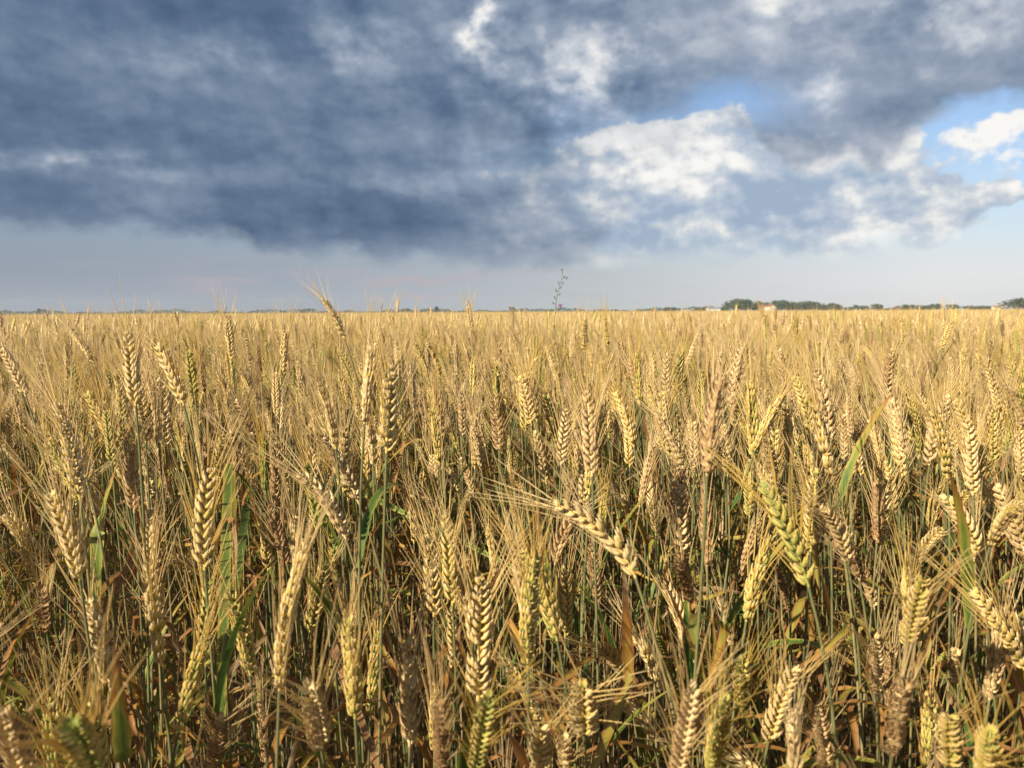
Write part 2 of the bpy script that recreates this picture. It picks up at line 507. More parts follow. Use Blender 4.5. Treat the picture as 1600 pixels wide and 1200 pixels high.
class Ear:
    """an ear with its chord along +Z, bulging towards +X; bend is the whole turn of its axis"""
    def __init__(self, bend, phase, seed, n=17, awn_len=0.062, spread=0.22, L=EAR_L):
        self.bend = bend; self.L = L
        r = random.Random(seed)
        R_ = L / bend if bend > 1e-3 else None
        def axis(s):                            # s in 0..1
            if R_ is None:
                return np.array((0.0, 0, s * L)), np.array((0.0, 0, 1))
            a = bend * (0.5 - s)                # angle of the tangent from +Z towards +X
            x = R_ * (math.cos(a) - math.cos(bend / 2))
            z = R_ * (math.sin(bend / 2) - math.sin(a))
            return np.array((x, 0, z)), np.array((math.sin(a), 0, math.cos(a)))
        self.axis = axis
        self.base_tan = axis(0)[1]
        self.chord = np.linalg.norm(axis(1)[0])
        self.spikes, self.awns = [], []
        for i in range(n):
            s = 0.015 + 0.90 * i / (n - 1)
            p, t = axis(s)
            X = np.array((t[2], 0, -t[0])); Y = np.array((0.0, 1, 0))
            last = i == n - 1
            if r.random() < 0.03 and 1 < i < n - 2:
                continue
            a = phase + (math.pi if i % 2 else 0) + r.uniform(-0.22, 0.22) + (math.pi / 2 if last else 0)
            o = X * math.cos(a) + Y * math.sin(a)
            lean = r.uniform(0.04, 0.24) + (0.10 if i < 3 else 0)
            z = t * math.cos(lean) + o * math.sin(lean)
            o2 = o * math.cos(lean) - t * math.sin(lean)
            y = np.cross(z, o2)
            q = i / (n - 1)
            sc = (0.50 + 0.43 * math.sin(math.pi * min(1, q * 0.86 + 0.16)) ** 0.8) * r.uniform(0.88, 1.08) * (0.80 if last else 1)
            M = np.eye(4)
            M[:3, 0], M[:3, 1], M[:3, 2], M[:3, 3] = o2 * sc * 0.80, y * sc * 0.80, z * sc, p + o * 0.0005
            self.spikes.append((r.randrange(len(SPIKE_MB)), M))
            for sgn in (-1, 1, 0):
                if r.random() < (0.52 if sgn else 0.82) or (i < 2 and r.random() < 0.4):
                    continue
                la = awn_len * r.uniform(0.75, 1.15) * (0.55 + 0.45 * min(1, q * 2.5))
                tip = M[:3, 3] + o2 * 0.0042 * sc + y * (sgn * 0.0030 * sc) + z * 0.0145 * sc
                d = z + o2 * (spread * r.uniform(0.4, 1.3)) + y * ((sgn or r.uniform(-0.5, 0.5)) * spread * r.uniform(0.1, 1.0))
                d /= np.linalg.norm(d)
                curl = (o2 * r.uniform(-0.06, 0.14) + y * r.uniform(-0.08, 0.08)) * la
                self.awns.append((tip, d * la, curl))
    def rachis(self):
        mb = MB()
        add_tube(mb, [self.axis(s)[0] for s in (-0.02, 0.0, 0.25, 0.5, 0.75, 0.95)], [0.0010, 0.0012, 0.0009, 0.0008, 0.0007, 0.0005], 6, 0, 0.3, 0.5, True)
        return mb
    def awn_mb(self, segs=4, sides=4, r0=0.00048, keep=1.0):
        mb = MB()
        n = max(1, int(len(self.awns) * keep)); step = len(self.awns) / n
        for k in range(n):
            p, d, c = self.awns[int(k * step)]
            q = np.linspace(0, 1, segs + 1)
            pts = [p + d * a + c * a * a for a in q]
            add_tube(mb, pts, r0 * (1 - 0.80 * q), sides, 1, 0, 1, True)
        return mb
    def full(self, low=False):
        mb = self.rachis()
        for k, M in self.spikes:
            mb.merge(SPIKE_LOW[k % 2] if low else SPIKE_MB[k], M)
        return mb

EARS = []
for bi, bend in enumerate((0.06, 0.30, 0.65, 1.05)):
    for ph in (0.15, math.pi / 2 - 0.2, 0.8, 2.3, 1.15, 2.8):
        EARS.append(Ear(bend, ph, 100 + len(EARS), n=(21, 19, 22, 20, 23, 18)[len(EARS) % 6], awn_len=(0.060, 0.066, 0.054, 0.070)[(len(EARS) * 3) % 4], spread=(0.12, 0.18, 0.15, 0.22)[(len(EARS) // 2) % 4]))
LONG0 = len(EARS)
for bi, bend in enumerate((0.06, 0.30, 0.65, 1.05)):
    for ph in (0.2, 1.3, 2.3):
        EARS.append(Ear(bend, ph, 200 + len(EARS), n=(28, 26, 29)[len(EARS) % 3], awn_len=0.072, spread=0.14, L=EAR_L * 1.36))
EAR_STUB = Ear(0.06, math.pi / 2, 300, n=16, awn_len=0.055, spread=0.5)
EARS.append(EAR_STUB)

def leaf_curve(kind, r, L=None):
    """points of a leaf leaving the stem at the origin towards +X"""
    if kind == 'up':                             # stands and arches over
        L = L or r.uniform(0.14, 0.22); a0, a1 = r.uniform(1.15, 1.4), r.uniform(0.1, 0.9)
    elif kind == 'arch':
        L = L or r.uniform(0.16, 0.24); a0, a1 = r.uniform(0.9, 1.25), r.uniform(-1.5, -0.9)
    else:                                       # withered, hanging and curled
        L = L or r.uniform(0.12, 0.22); a0, a1 = r.uniform(0.2, 0.9), r.uniform(-2.2, -1.5)
    n = 13
    p = np.zeros(3); pts = [p.copy()]
    side = r.uniform(-0.5, 0.5)
    for i in range(n):
        q = (i + 0.5) / n
        k = q ** (0.7 if kind == 'dry' else 1.3)
        a = a0 + (a1 - a0) * k
        w = side * q + (0.5 * math.sin(q * 9 + side * 7) if kind == 'dry' else 0)
        a += r.uniform(-0.35, 0.35) if kind == 'dry' else 0
        p = p + np.array((math.cos(a) * math.cos(w), math.cos(a) * math.sin(w) + 0.15 * math.sin(w), math.sin(a))) * (L / n)
        pts.append(p.copy())
    return pts

LEAF_KINDS = []
for k in range(12):
    r_ = random.Random(500 + k)
    kind = ('dry', 'dry', 'arch', 'dry', 'up', 'dry')[k % 6]
    mb = MB()
    add_blade(mb, leaf_curve(kind, r_), r_.uniform(0.005, 0.009) if kind == 'dry' else r_.uniform(0.008, 0.012), (-0.3, 0, 1), 3, 0.25 if kind != 'dry' else 0.7, r_.uniform(-2.5, 2.5) if kind == 'dry' else r_.uniform(-0.6, 0.6))
    LEAF_KINDS.append((kind, mb))
def leaf_tone(kind, r):
    return {'dry': r.choice((0.45, 0.6, 0.75, 0.85)), 'arch': r.choice((0.15, 0.35, 0.5, 0.6)), 'up': r.choice((0.05, 0.2, 0.35))}[kind] + r.uniform(-0.06, 0.06)

def hermite(p0, t0, p1, t1, n):
    q = np.linspace(0, 1, n)[:, None]
    return (2 * q**3 - 3 * q**2 + 1) * p0 + (q**3 - 2 * q**2 + q) * t0 + (-2 * q**3 + 3 * q**2) * p1 + (q**3 - q**2) * t1

def stem_points(foot, base, tan, n):
    h = np.linalg.norm(base - foot)
    return hermite(foot, np.array((0, 0, 1.0)) * h * 0.9, base, tan * h * 0.75, n)

def stem_mb(pts, sides=5, low=False):
    mb = MB()
    n = len(pts)
    q = np.linspace(0, 1, n)
    rad = 0.0019 - 0.0008 * q
    add_tube(mb, pts, rad, sides, 2, 0, 1)
    if not low:                                 # the swollen joints of the straw
        for a in (0.22, 0.42, 0.64):
            i = int(a * (n - 1)); d = pts[i + 1] - pts[i]; d /= np.linalg.norm(d)
            add_tube(mb, [pts[i] - d * 0.003, pts[i], pts[i] + d * 0.003], [0.0017, 0.0028, 0.0017], sides, 2, 0.9, 0.9)
    return mb

def orient(chord_dir, roll_pref=None):
    """rotation whose Z is the chord and whose X is the upper side of the lean"""
    z = chord_dir / np.linalg.norm(chord_dir)
    up = np.array((0, 0, 1.0)) if roll_pref is None else roll_pref
    x = up - z * (up @ z)
    if np.linalg.norm(x) < 0.08:
        x = np.array((1.0, 0.3, 0)) - z * (z @ np.array((1.0, 0.3, 0)))
    x /= np.linalg.norm(x)
    M = np.eye(3)
    M[:, 0], M[:, 1], M[:, 2] = x, np.cross(z, x), z
    return M

# ------------------------------------------------------------------ where things stand
CR = np.array(CAM_M)[:3, :3]; CP = np.array((0, 0, EYE))
def ray(px, py):
    d = CR @ np.array(((px - 800) / FPX, -(py - 600) / FPX, -1.0))
    return d                                    # unit depth along the lens axis
def at(px, py, d):
    return CP + ray(px, py) * d
def proj(p):
    q = CR.T @ (np.asarray(p, float) - CP)
    if q[2] > -1e-4:
        return None
    return np.array((800 + FPX * q[0] / -q[2], 600 - FPX * q[1] / -q[2], -q[2]))
# every line: where the ear starts and ends in the view, colour, bend, distance (or from its size), its label | a short way to point at it
HEROES = """
# bx by tx ty tone curve d label
125 780 92 642 .45 1 - | tall golden wheat ear leaning left, just left of the orange-tipped green blade | tall leaning ear left of the orange-tipped blade
210 800 200 688 .75 0 - | brownish upright wheat ear just right of the orange-tipped green blade | -
320 888 330 725 .38 1 - | long bright gold wheat ear beside a dry pale stalk, left of centre | long gold ear beside the dry stalk
228 690 212 600 .45 1 - | plump golden wheat ear, larger of the close pair at upper left | -
248 690 237 592 .62 0 - | slimmer tan wheat ear, right one of the close pair at upper left | -
173 1075 137 930 .55 1 - | fat creamy wheat ear tilting left above the upright orange leaf | fat creamy ear above the orange leaf
280 1140 322 990 .22 0 - | green-tinged wheat ear leaning right with stiff golden awns, lower left | green-tinged right-leaning ear
232 1130 200 1035 .35 1 - | pale yellow wheat ear just right of the upright orange leaf | -
142 1212 104 1128 .12 1 .36 | very near yellow-green wheat ear with thick awns sweeping left, bottom left | near yellow-green ear
38 1212 0 1104 .62 1 .42 | near pinkish wheat ear cut off by the bottom left corner | pinkish corner ear
437 1075 484 835 .42 1 - | longest golden wheat ear, leaning right with sunlit husks, lower left of centre | longest golden ear
485 985 512 870 .25 0 - | greenish wheat ear close behind the longest golden ear | -
540 840 462 735 .62 2 - | pale wheat ear drooping left over the dark stalks, awns flung left | pale left-drooping ear
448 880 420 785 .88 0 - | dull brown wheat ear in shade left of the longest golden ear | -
502 1165 482 1065 .58 0 .50 | blurred tan wheat ear at the bottom, right of the longest golden ear | blurred tan ear near the bottom
62 890 3 800 .40 2 - | golden wheat ear leaning hard left at the left edge | golden ear at the left edge
70 985 65 915 .90 0 .75 | small brown upright wheat ear near the left edge | small brown left-edge ear
14 935 2 865 .45 0 - | golden wheat ear half cut off by the left edge, beside a leaning one | -
66 800 42 735 .30 1 - | yellow-green wheat ear hanging behind at the left, above the leaning golden one | -
25 760 0 712 .40 1 - | gold wheat ear tipping out of the left edge | -
140 865 134 800 .66 0 - | small pale papery wheat ear under the orange-tipped green blade | small papery ear
415 1195 403 1080 .60 0 - | thin upright tan wheat ear at the bottom, left of centre | thin tan ear near the bottom
335 1200 346 1115 .78 0 .62 | pinkish brown wheat ear at the bottom, right of the green-tinged one | -
302 895 262 872 .45 2 .85 | small wheat ear lying nearly flat, behind the green-tinged one | small flat-lying ear
678 962 667 830 .42 1 - | sharp golden wheat ear with a brown streak on a clean green stalk | brown-streaked golden ear
707 945 695 800 .28 0 - | pale green-gold wheat ear close right of the brown-streaked one | -
747 1092 753 890 .45 0 - | big upright creamy gold wheat ear in the lower middle | big creamy middle ear
825 1040 840 850 .24 1 - | long slim green-gold wheat ear right of the big creamy middle one | long slim green-gold ear
992 900 858 785 .48 3 - | large wheat ear bowed over to the left, husks lit along its back | large bowed ear
1077 938 1058 868 .86 1 .72 | stubby brown wheat ear with spiky awns, right of the large bowed one | stubby brown ear
1065 860 1057 745 .66 0 - | greyish pink wheat ear standing above the stubby brown one | -
1005 812 955 770 .66 2 - | small wheat ear bowed left behind the large bowed one | small bowed ear
640 1165 635 985 .70 0 - | dull tan upright wheat ear left of the slender green stalk | dull tan ear
690 1215 688 1090 .88 0 .48 | blurred brown wheat ear at the bottom centre | blurred brown ear
745 1200 765 1080 .14 0 .46 | blurred dark green wheat ear at the bottom, leaning right | blurred green ear
913 1145 910 1068 .40 9 .56 | squat golden wheat ear with awns fanned wide like a crown | fan-awned squat ear
845 1215 845 1132 .45 0 .55 | upright golden wheat ear at the bottom edge, left of the fan-awned one | -
885 1210 882 1148 .60 0 .62 | short tan wheat ear at the bottom edge under the fan-awned one | -
972 1052 925 1008 .45 2 .78 | wheat ear lying to the left above the fan-awned one | left-lying ear
1048 1062 1022 985 .04 1 - | bright fresh green wheat ear among the golden ones | bright green ear
1058 1215 1085 1062 .66 0 .46 | near blurred tan wheat ear leaning right, lower right of centre | near blurred tan ear
740 775 718 712 .68 1 - | pale wheat ear leaning left in the middle of the field | pale mid-field ear
828 732 808 700 .30 1 1.5 | small green-gold wheat ear leaning left above the slim green-gold one | small green-gold ear
925 742 917 605 .66 0 - | tall pale greyish wheat ear standing in the middle distance | tall pale greyish ear
877 725 886 635 .62 0 - | straw-coloured wheat ear left of the tall pale greyish one | -
570 660 584 530 .52 0 - | tall wheat ear leaning right with reddish awns, upper centre left | tall right-leaning ear
604 706 612 568 .42 0 - | bright gold wheat ear just right of the tall right-leaning one | -
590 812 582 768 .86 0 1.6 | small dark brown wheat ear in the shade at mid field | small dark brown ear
1105 740 1130 580 .74 1 - | dark tan wheat ear leaning right on a green stalk | dark tan right-leaning ear
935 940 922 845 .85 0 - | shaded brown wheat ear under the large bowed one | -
990 697 960 608 .40 1 - | yellow-gold wheat ear leaning left, right of the tall pale greyish one | -
1000 790 1022 690 .72 0 - | greyish wheat ear leaning right above the small bowed one | -
1263 915 1188 750 .14 1 - | long pale green wheat ear leaning left, sunlit, right of centre | long pale green ear
1532 888 1470 772 .46 2 - | golden wheat ear with bristling husks, bowed left at the right side | bristling golden ear
1480 745 1455 638 .34 1 - | green-gold plump wheat ear, left one of the bright pair at right | plump green-gold ear at the right
1520 772 1510 650 .50 0 - | creamy gold wheat ear, right one of the bright pair at right | creamy ear at the right
1600 1045 1518 918 .38 1 - | pale wheat ear at the right edge with long awns flung up left | long-awned right-edge ear
1420 1002 1446 898 .30 0 .55 | blurred yellowish wheat ear leaning right in front, lower right | blurred yellowish ear
1395 1172 1412 1062 .74 0 .48 | blurred brown-pink wheat ear at the lower right | blurred brown-pink ear
1370 1082 1368 988 .62 0 .62 | tan wheat ear in awns behind the blurred brown-pink one | -
1485 1195 1483 1112 .32 0 .50 | yellow-green blurred wheat ear near the bottom right | blurred yellow-green ear
1540 1215 1548 1138 .26 0 .46 | greenish wheat ear at the bottom edge, far right | greenish bottom ear
1290 1195 1275 1092 .70 0 .62 | dusky tan wheat ear at the bottom, under the long pale green one | dusky tan ear
1150 910 1185 810 .78 0 - | pinkish wheat ear leaning right, left of the long pale green one | pinkish right-leaning ear
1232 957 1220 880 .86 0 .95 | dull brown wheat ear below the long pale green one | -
1370 850 1368 748 .84 1 - | shaggy brown wheat ear with curved awns, right of the long pale green one | shaggy brown ear
1300 750 1272 628 .44 0 - | bright golden wheat ear tilting left above the shaggy brown one | bright golden tilted ear
1345 742 1325 665 .50 1 - | slim golden wheat ear right of the bright golden tilted one | -
1415 715 1394 618 .58 0 - | tan wheat ear with reddish tips left of the bright pair at right | -
1602 668 1564 594 .70 1 - | whitish wheat ear tilting left at the right edge | whitish right-edge ear
1548 852 1600 788 .40 2 .62 | blurred wheat ear slanting right across the right edge | slanting right-edge ear
1137 742 1130 660 .50 0 - | gold wheat ear behind the dark tan right-leaning one | -
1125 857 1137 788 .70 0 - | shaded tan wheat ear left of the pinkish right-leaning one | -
1180 702 1230 608 .40 1 - | golden wheat ear slanting far right, above the pinkish one | slanting golden ear
1160 1098 1160 1028 .22 0 .62 | greenish wheat ear standing between stalks below the pinkish one | greenish stalk-side ear
1110 1205 1136 1082 .18 0 .50 | blurred green wheat ear leaning right at the bottom, right of centre | blurred right-leaning green ear
1493 1062 1492 1015 .62 0 .78 | small pale wheat ear between long awns at the lower right | -
1345 1038 1325 998 .22 1 .85 | small greenish wheat ear behind the awns of the blurred yellowish one | -
538 528 502 462 .50 1 - | wheat ear rising clear above the horizon, bowed left | skyline bowed ear
212 632 199 515 .46 0 - | tall wheat ear just under the horizon, upper left, with spread awns | tall upper-left ear
145 565 108 512 .46 1 - | wheat ear leaning left below the horizon near the left edge | -
362 560 354 488 .50 0 - | wheat ear whose awns cross the horizon, left of the skyline bowed one | awns-over-horizon ear
287 632 243 533 .45 1 - | gold wheat ear leaning left, between two tall ones, upper left | -
40 618 0 540 .60 1 - | pale wheat ear leaning out of the left edge under the horizon | pale upper left-edge ear
443 582 446 512 .46 0 - | upright wheat ear just below the horizon, left of the skyline bowed one | -
736 515 730 468 .55 0 - | thin pale wheat ear poking above the horizon near the middle | thin horizon ear
950 540 944 492 .22 0 - | greenish wheat ear touching the horizon right of the purple-flowered weed | greenish horizon ear
1197 532 1194 488 .30 0 - | wheat ear standing in front of the cream house | ear in front of the cream house
912 550 914 500 .36 0 - | slender green-gold wheat ear below the purple-flowered weed | -
892 560 894 522 .66 0 2.2 | small tan wheat ear under the stem of the purple-flowered weed | -
1072 570 1094 516 .55 0 - | tan wheat ear leaning right below the distant grey building | -
1412 540 1408 494 .36 0 - | green-gold wheat ear near the horizon at right, beside a thinner one | -
1470 545 1490 498 .40 0 - | wheat ear leaning right, near the horizon at right | -
1557 508 1560 482 .60 0 2.8 | wheat ear overlapping the horizon near the far right trees | -
1474 512 1474 481 .50 0 2.6 | thin upright wheat ear crossing the horizon at right | -
137 500 139 480 .62 0 3.2 | tiny pale wheat ear poking over the horizon at far left | -
620 488 622 468 .60 0 3.4 | tiny wheat ear poking over the horizon right of the skyline bowed one | -
"""
PLANTS = []       # dicts: base, chord vector, scale, ear kind, tone, foot ...
def lean_ear(bend_class, seed):
    return bend_class * 6 + seed % 6

for i, line in enumerate(l for l in HEROES.strip().splitlines() if not l.startswith('#')):
    head, label, nick = (s.strip() for s in line.split('|'))
    w = head.split()
    bx, by, tx, ty, tone = (float(a) for a in w[:5]); curve = int(w[5]); dist = None if w[6] == '-' else float(w[6])
    r = random.Random(900 + i)
    lp = math.hypot(bx - tx, by - ty)
    L = EAR_L * r.uniform(0.96, 1.08) * (1.32 if lp > 220 else 1.2 if lp > 195 else 1.1 if lp > 170 else 1.0)
    d = dist or L * FPX / lp
    # an ear stands no lower than the crop lets it
    drop = lambda q: q * ((ty - 487.5) / FPX)
    if not dist:
        d = min(d, 0.40 / max(1e-3, (ty - 487.5) / FPX)) if ty > 520 else d
    B = at(bx, by, d)
    Lp = lp * d / FPX
    if Lp < L * 0.97:
        T = at(tx, ty, d)
        away = math.sqrt(max(0, L * L - Lp * Lp))
        rr = ray(tx, ty); rr = rr / np.linalg.norm(rr)
        T = T - rr * min(away, 0.06) * (1.0 if ty > 560 else -0.6)
    else:
        T = at(tx, ty, d)
    c = T - B
    cl = np.linalg.norm(c)
    ear = len(EARS) - 1 if curve == 9 else (LONG0 + curve * 3 + i % 3 if cl > 0.085 else lean_ear(curve, i * 7 + 1))
    PLANTS.append(dict(base=B, chord=c, s=cl / EARS[ear].chord, w=min(1.0, cl / EARS[ear].chord) * r.uniform(0.98, 1.12) * (1.25 if any(q in label for q in ('fat ', 'plump', 'big ', 'squat', 'stubby')) else 1.0), ear=ear, tone=tone, label=label, nick=None if nick == '-' else nick, d=d, seed=i, hero=True,
                       seg=((bx, by), (tx, ty))))

def cross_dist(p, a, b):
    ax, ay = a; bx, by = b
    q = max(0, min(1, ((p[0] - ax) * (bx - ax) + (p[1] - ay) * (by - ay)) / ((bx - ax) ** 2 + (by - ay) ** 2 + 1e-9)))
    return math.hypot(p[0] - ax - q * (bx - ax), p[1] - ay - q * (by - ay))

def make_foot(base, tan, r):
    h = np.array((tan[0], tan[1], 0.0))
    f = base - h * r.uniform(0.10, 0.22) + np.array((r.gauss(0, 0.018), r.gauss(0, 0.018), 0))
    f[2] = 0
    return f

# the rest of the crop that stands near: a jittered lattice in staggered rows
NEAR_R, PITCH = 4.6, 0.052
TOPS = 0.945
fills = []
rr_ = random.Random(31)
BLADES = [((152, 835), (190, 706), 0.86), ((385, 792), (388, 666), 1.05), ((357, 725), (369, 882), 1.0), ((193, 1190), (178, 1002), 0.50), ((572, 772), (656, 684), 1.25), ((1078, 1065), (1070, 905), 0.76), ((1310, 1010), (1278, 882), 0.82)]
HIDE = [(p['seg'], p['d']) for p in PLANTS] + [((a, b), d) for a, b, d in BLADES]
for iy in range(-12, int(NEAR_R / PITCH) + 2):
    for ix in range(-90, 91):
        x = (ix + 0.5 * (iy % 2) + rr_.uniform(-0.48, 0.48)) * PITCH
        y = (iy + rr_.uniform(-0.48, 0.48)) * PITCH
        rad = math.hypot(x, y)
        a, b, c_, seed = rr_.gauss(0, 1), rr_.random(), rr_.random(), rr_.randrange(10 ** 6)
        if rad > NEAR_R or abs(x) > 0.70 * max(y, 0) + 0.75:
            continue
        # the camera stands at the edge of the crop
        if rad < 0.34 or y < -0.12 or (y < 0.25 and rad < 0.45) or (y < 0.9 and x < -0.66 * y - 0.42):
            continue
        if y > 0 and b < (0.28 if rad < 0.7 else 0.10 if rad < 1.0 else 0.0):
            continue
        h = TOPS + 0.058 * a - 0.13 * max(0.0, 1 - rad / 1.05) + 0.02 * math.sin(x * 2.3 + y * 1.1)
        if c_ > 0.985:
            h += 0.07
        r = random.Random(seed)
        th = abs(r.gauss(0, 0.30)) + (0.35 if r.random() < 0.16 else 0.0)
        ph = r.gauss(math.pi, 1.25)           # most lean to the left, as the wind left them
        lean = np.array((math.cos(ph) * math.sin(th), math.sin(ph) * math.sin(th) * 0.8, math.cos(th)))
        bend = 0 if th < 0.22 else 1 if th < 0.5 else 2 if th < 0.8 else 3
        ear = lean_ear(bend, seed)
        s = r.gauss(1.03, 0.11)
        if bend >= 2:
            h -= 0.02 + 0.05 * (bend - 1)
        h = min(h, 1.045 if rad < 3.0 else 1.09)
        chord = lean / np.linalg.norm(lean) * EARS[ear].chord * s
        tip = np.array((x, y, h)); base = tip - chord
        tone = min(1.0, max(0.0, r.gauss(0.50, 0.18)))
        if r.random() < 0.10:
            tone = r.uniform(0.08, 0.28)
        pb, pt = proj(base), proj(tip)
        if pb is not None and pt is not None and y > 0.1:
            mid = (pb + pt) / 2
            if -40 < mid[0] < 1640 and mid[1] < 1290:
                w = 0.011 * FPX / mid[2]
                bad = False
                for sg, hd_ in HIDE:
                    if mid[2] > hd_ * 0.98 or hd_ > 2.0 and mid[2] > 1.5:
                        continue
                    lim = w * 0.75 + 0.005 * FPX / hd_
                    for q in (0.0, 0.35, 0.7, 1.0, 1.4):
                        if cross_dist((pb + (pt - pb) * q)[:2], *sg) < lim:
                            bad = True
                    if bad:
                        break
                if bad:
                    continue
        fills.append(dict(base=base, chord=chord, s=s, w=s * r.uniform(0.88, 1.12), ear=ear, tone=tone, d=rad, seed=seed, hero=False, pb=pb, pt=pt))

# the ones that show largest become plants of their own
def shown(p):
    if p['pb'] is None or p['pt'] is None or p['base'][1] < 0.15:
        return 0
    m = (p['pb'] + p['pt']) / 2
    if not (6 < m[0] < 1594 and 440 < m[1] < 1185):
        return 0
    # deep behind nearer ears an ear hardly shows
    return math.hypot(*(p['pb'] - p['pt'])[:2]) / 1.0
fills.sort(key=lambda p: -shown(p))
N_OWN = 300 - len(PLANTS)
own, rest = fills[:N_OWN], fills[N_OWN:]
for p in own:
    m = (p['pb'] + p['pt']) / 2
    p['seg'] = (tuple(p['pb'][:2]), tuple(p['pt'][:2])); p['d'] = m[2]
PLANTS += own

# ------------------------------------------------------------------ labels of the plain ones: by their look and the neighbour one can point at
def mid_of(p):
    (a, b), (c, d) = p['seg']
    return ((a + c) / 2, (b + d) / 2)
def look(p):
    t = p['tone']
    colour = 'green-tinged' if t < 0.3 else 'golden' if t < 0.5 else 'straw-coloured' if t < 0.64 else 'pale tan' if t < 0.76 else 'brown'
    (a, b), (c, d) = p['seg']
    s = math.atan2(c - a, b - d)
    pose = 'drooping' if abs(s) > 1.2 else ('left-leaning' if s < -0.28 else 'right-leaning' if s > 0.28 else 'upright')
    return colour, pose
nicks = [p for p in PLANTS if p['hero'] and p['nick']]
SIDES = [('left of', -1, 0), ('right of', 1, 0), ('above', 0, -1), ('below', 0, 1), ('up and left of', -0.7, -0.7), ('up and right of', 0.7, -0.7), ('down and left of', -0.7, 0.7), ('down and right of', 0.7, 0.7)]
pairs = []
for p in own:
    mx, my = mid_of(p)
    for n in nicks:
        nx, ny = mid_of(n)
        dd = math.hypot(mx - nx, my - ny)
        if dd > 330:
            continue
        k = max(range(8), key=lambda j: (mx - nx) * SIDES[j][1] + (my - ny) * SIDES[j][2])
        pairs.append((dd, id(p), id(n), k, p, n))
pairs.sort(key=lambda q: q[0])
taken, done = set(), set()
for dd, ip, in_, k, p, n in pairs:
    colour, pose = look(p)
    key = (in_, k, colour, pose)
    if ip in done or key in taken:
        continue
    done.add(ip); taken.add(key)
    p['label'] = f"{colour} {pose} wheat ear {SIDES[k][0]} the {n['nick']}"
    if len(p['label'].split()) > 15:
        p['label'] = f"{colour} {pose} ear {SIDES[k][0].replace(' and ', '-')} the {n['nick']}"
        if len(p['label'].split()) > 16:
            p['label'] = p['label'].replace(' ear ', ' ', 1) if len(p['label'].split()) == 17 else f"{pose} ear {SIDES[k][0].replace(' and ', '-')} the {n['nick']}"
for p in own:
    if 'label' not in p:
        colour, pose = look(p)
        mx, my = mid_of(p)
        p['label'] = f"{colour} {pose} wheat ear in the crowded {'upper' if my < 640 else 'middle' if my < 860 else 'lower'} crop, {'left' if mx < 533 else 'centre' if mx < 1066 else 'right'} third"

# ------------------------------------------------------------------ build the plants
SPIKE_ME = [m.mesh("spikelet") for m in SPIKE_MB]
RACHIS_ME = [e.rachis().mesh("ear") for e in EARS]
AWN_ME = [e.awn_mb(6, 5).mesh("awns") for e in EARS]
FULL_ME = [e.full().mesh("ear") for e in EARS]
LEAF_ME = [mb.mesh("leaf") for k, mb in LEAF_KINDS]

def new(name, data, parent=None, M=None):
    o = bpy.data.objects.new(name, data)
    COL.objects.link(o)
    if parent is not None:
        o.parent = parent
    if M is not None:
        o.matrix_basis = M
    return o

def mat4(Rm, p, s=1.0):
    M = np.eye(4); M[:3, :3] = Rm @ np.diag((s, s, s) if np.isscalar(s) else s); M[:3, 3] = p
    return Matrix(M.tolist())

def build_plant(p):
    r = random.Random(p['seed'] * 13 + 5)
    ear = EARS[p['ear']]
    Rm = orient(p['chord'])
    tan = Rm @ ear.base_tan
    foot = make_foot(p['base'], tan, r)
    p['foot'] = foot
    root = new("wheat_plant", None)
    root.empty_display_size = 0.05
    root.location = foot
    root['label'] = p['label']; root['category'] = "wheat plant"; root['group'] = "wheat plants standing near"
    base = p['base'] - foot
    pts = stem_points(np.zeros(3), base, tan, 26)
    st = new("stem", stem_mb(pts, 6).mesh("stem"), root)
    st['tone'] = min(1.0, max(0.0, p['tone'] * 0.6 + r.uniform(-0.2, 0.35)))
    split = p['d'] < 0.90
    e = new("ear", RACHIS_ME[p['ear']] if split else FULL_ME[p['ear']], root, mat4(Rm, base, (p['w'], p['w'], p['s'])))
    e['tone'] = p['tone']
    if split:
        for k, M in ear.spikes:
            s = new("spikelet", SPIKE_ME[k], e, Matrix(M.tolist()))
            s['tone'] = p['tone'] + r.gauss(0, 0.045)
    a = new("awns", AWN_ME[p['ear']], e)
    a['tone'] = p['tone'] * 0.8 + r.uniform(-0.05, 0.25)
    a['kind'] = "stuff"
    for q in ([0.35, 0.5, 0.6, 0.7, 0.82] if r.random() < 0.6 else [0.42, 0.55, 0.68, 0.78]):
        i = int((q + r.uniform(-0.08, 0.08)) * 25)
        k = r.randrange(12)
        lf = new("leaf", LEAF_ME[k], root, Matrix.Translation(pts[i]) @ Matrix.Rotation(r.uniform(0, 6.283), 4, 'Z') @ Matrix.Scale(r.uniform(0.8, 1.15), 4))
        lf['leaf'] = leaf_tone(LEAF_KINDS[k][0], r)
    p['root'], p['pts'] = root, pts
    return root

for p in PLANTS:
    build_plant(p)

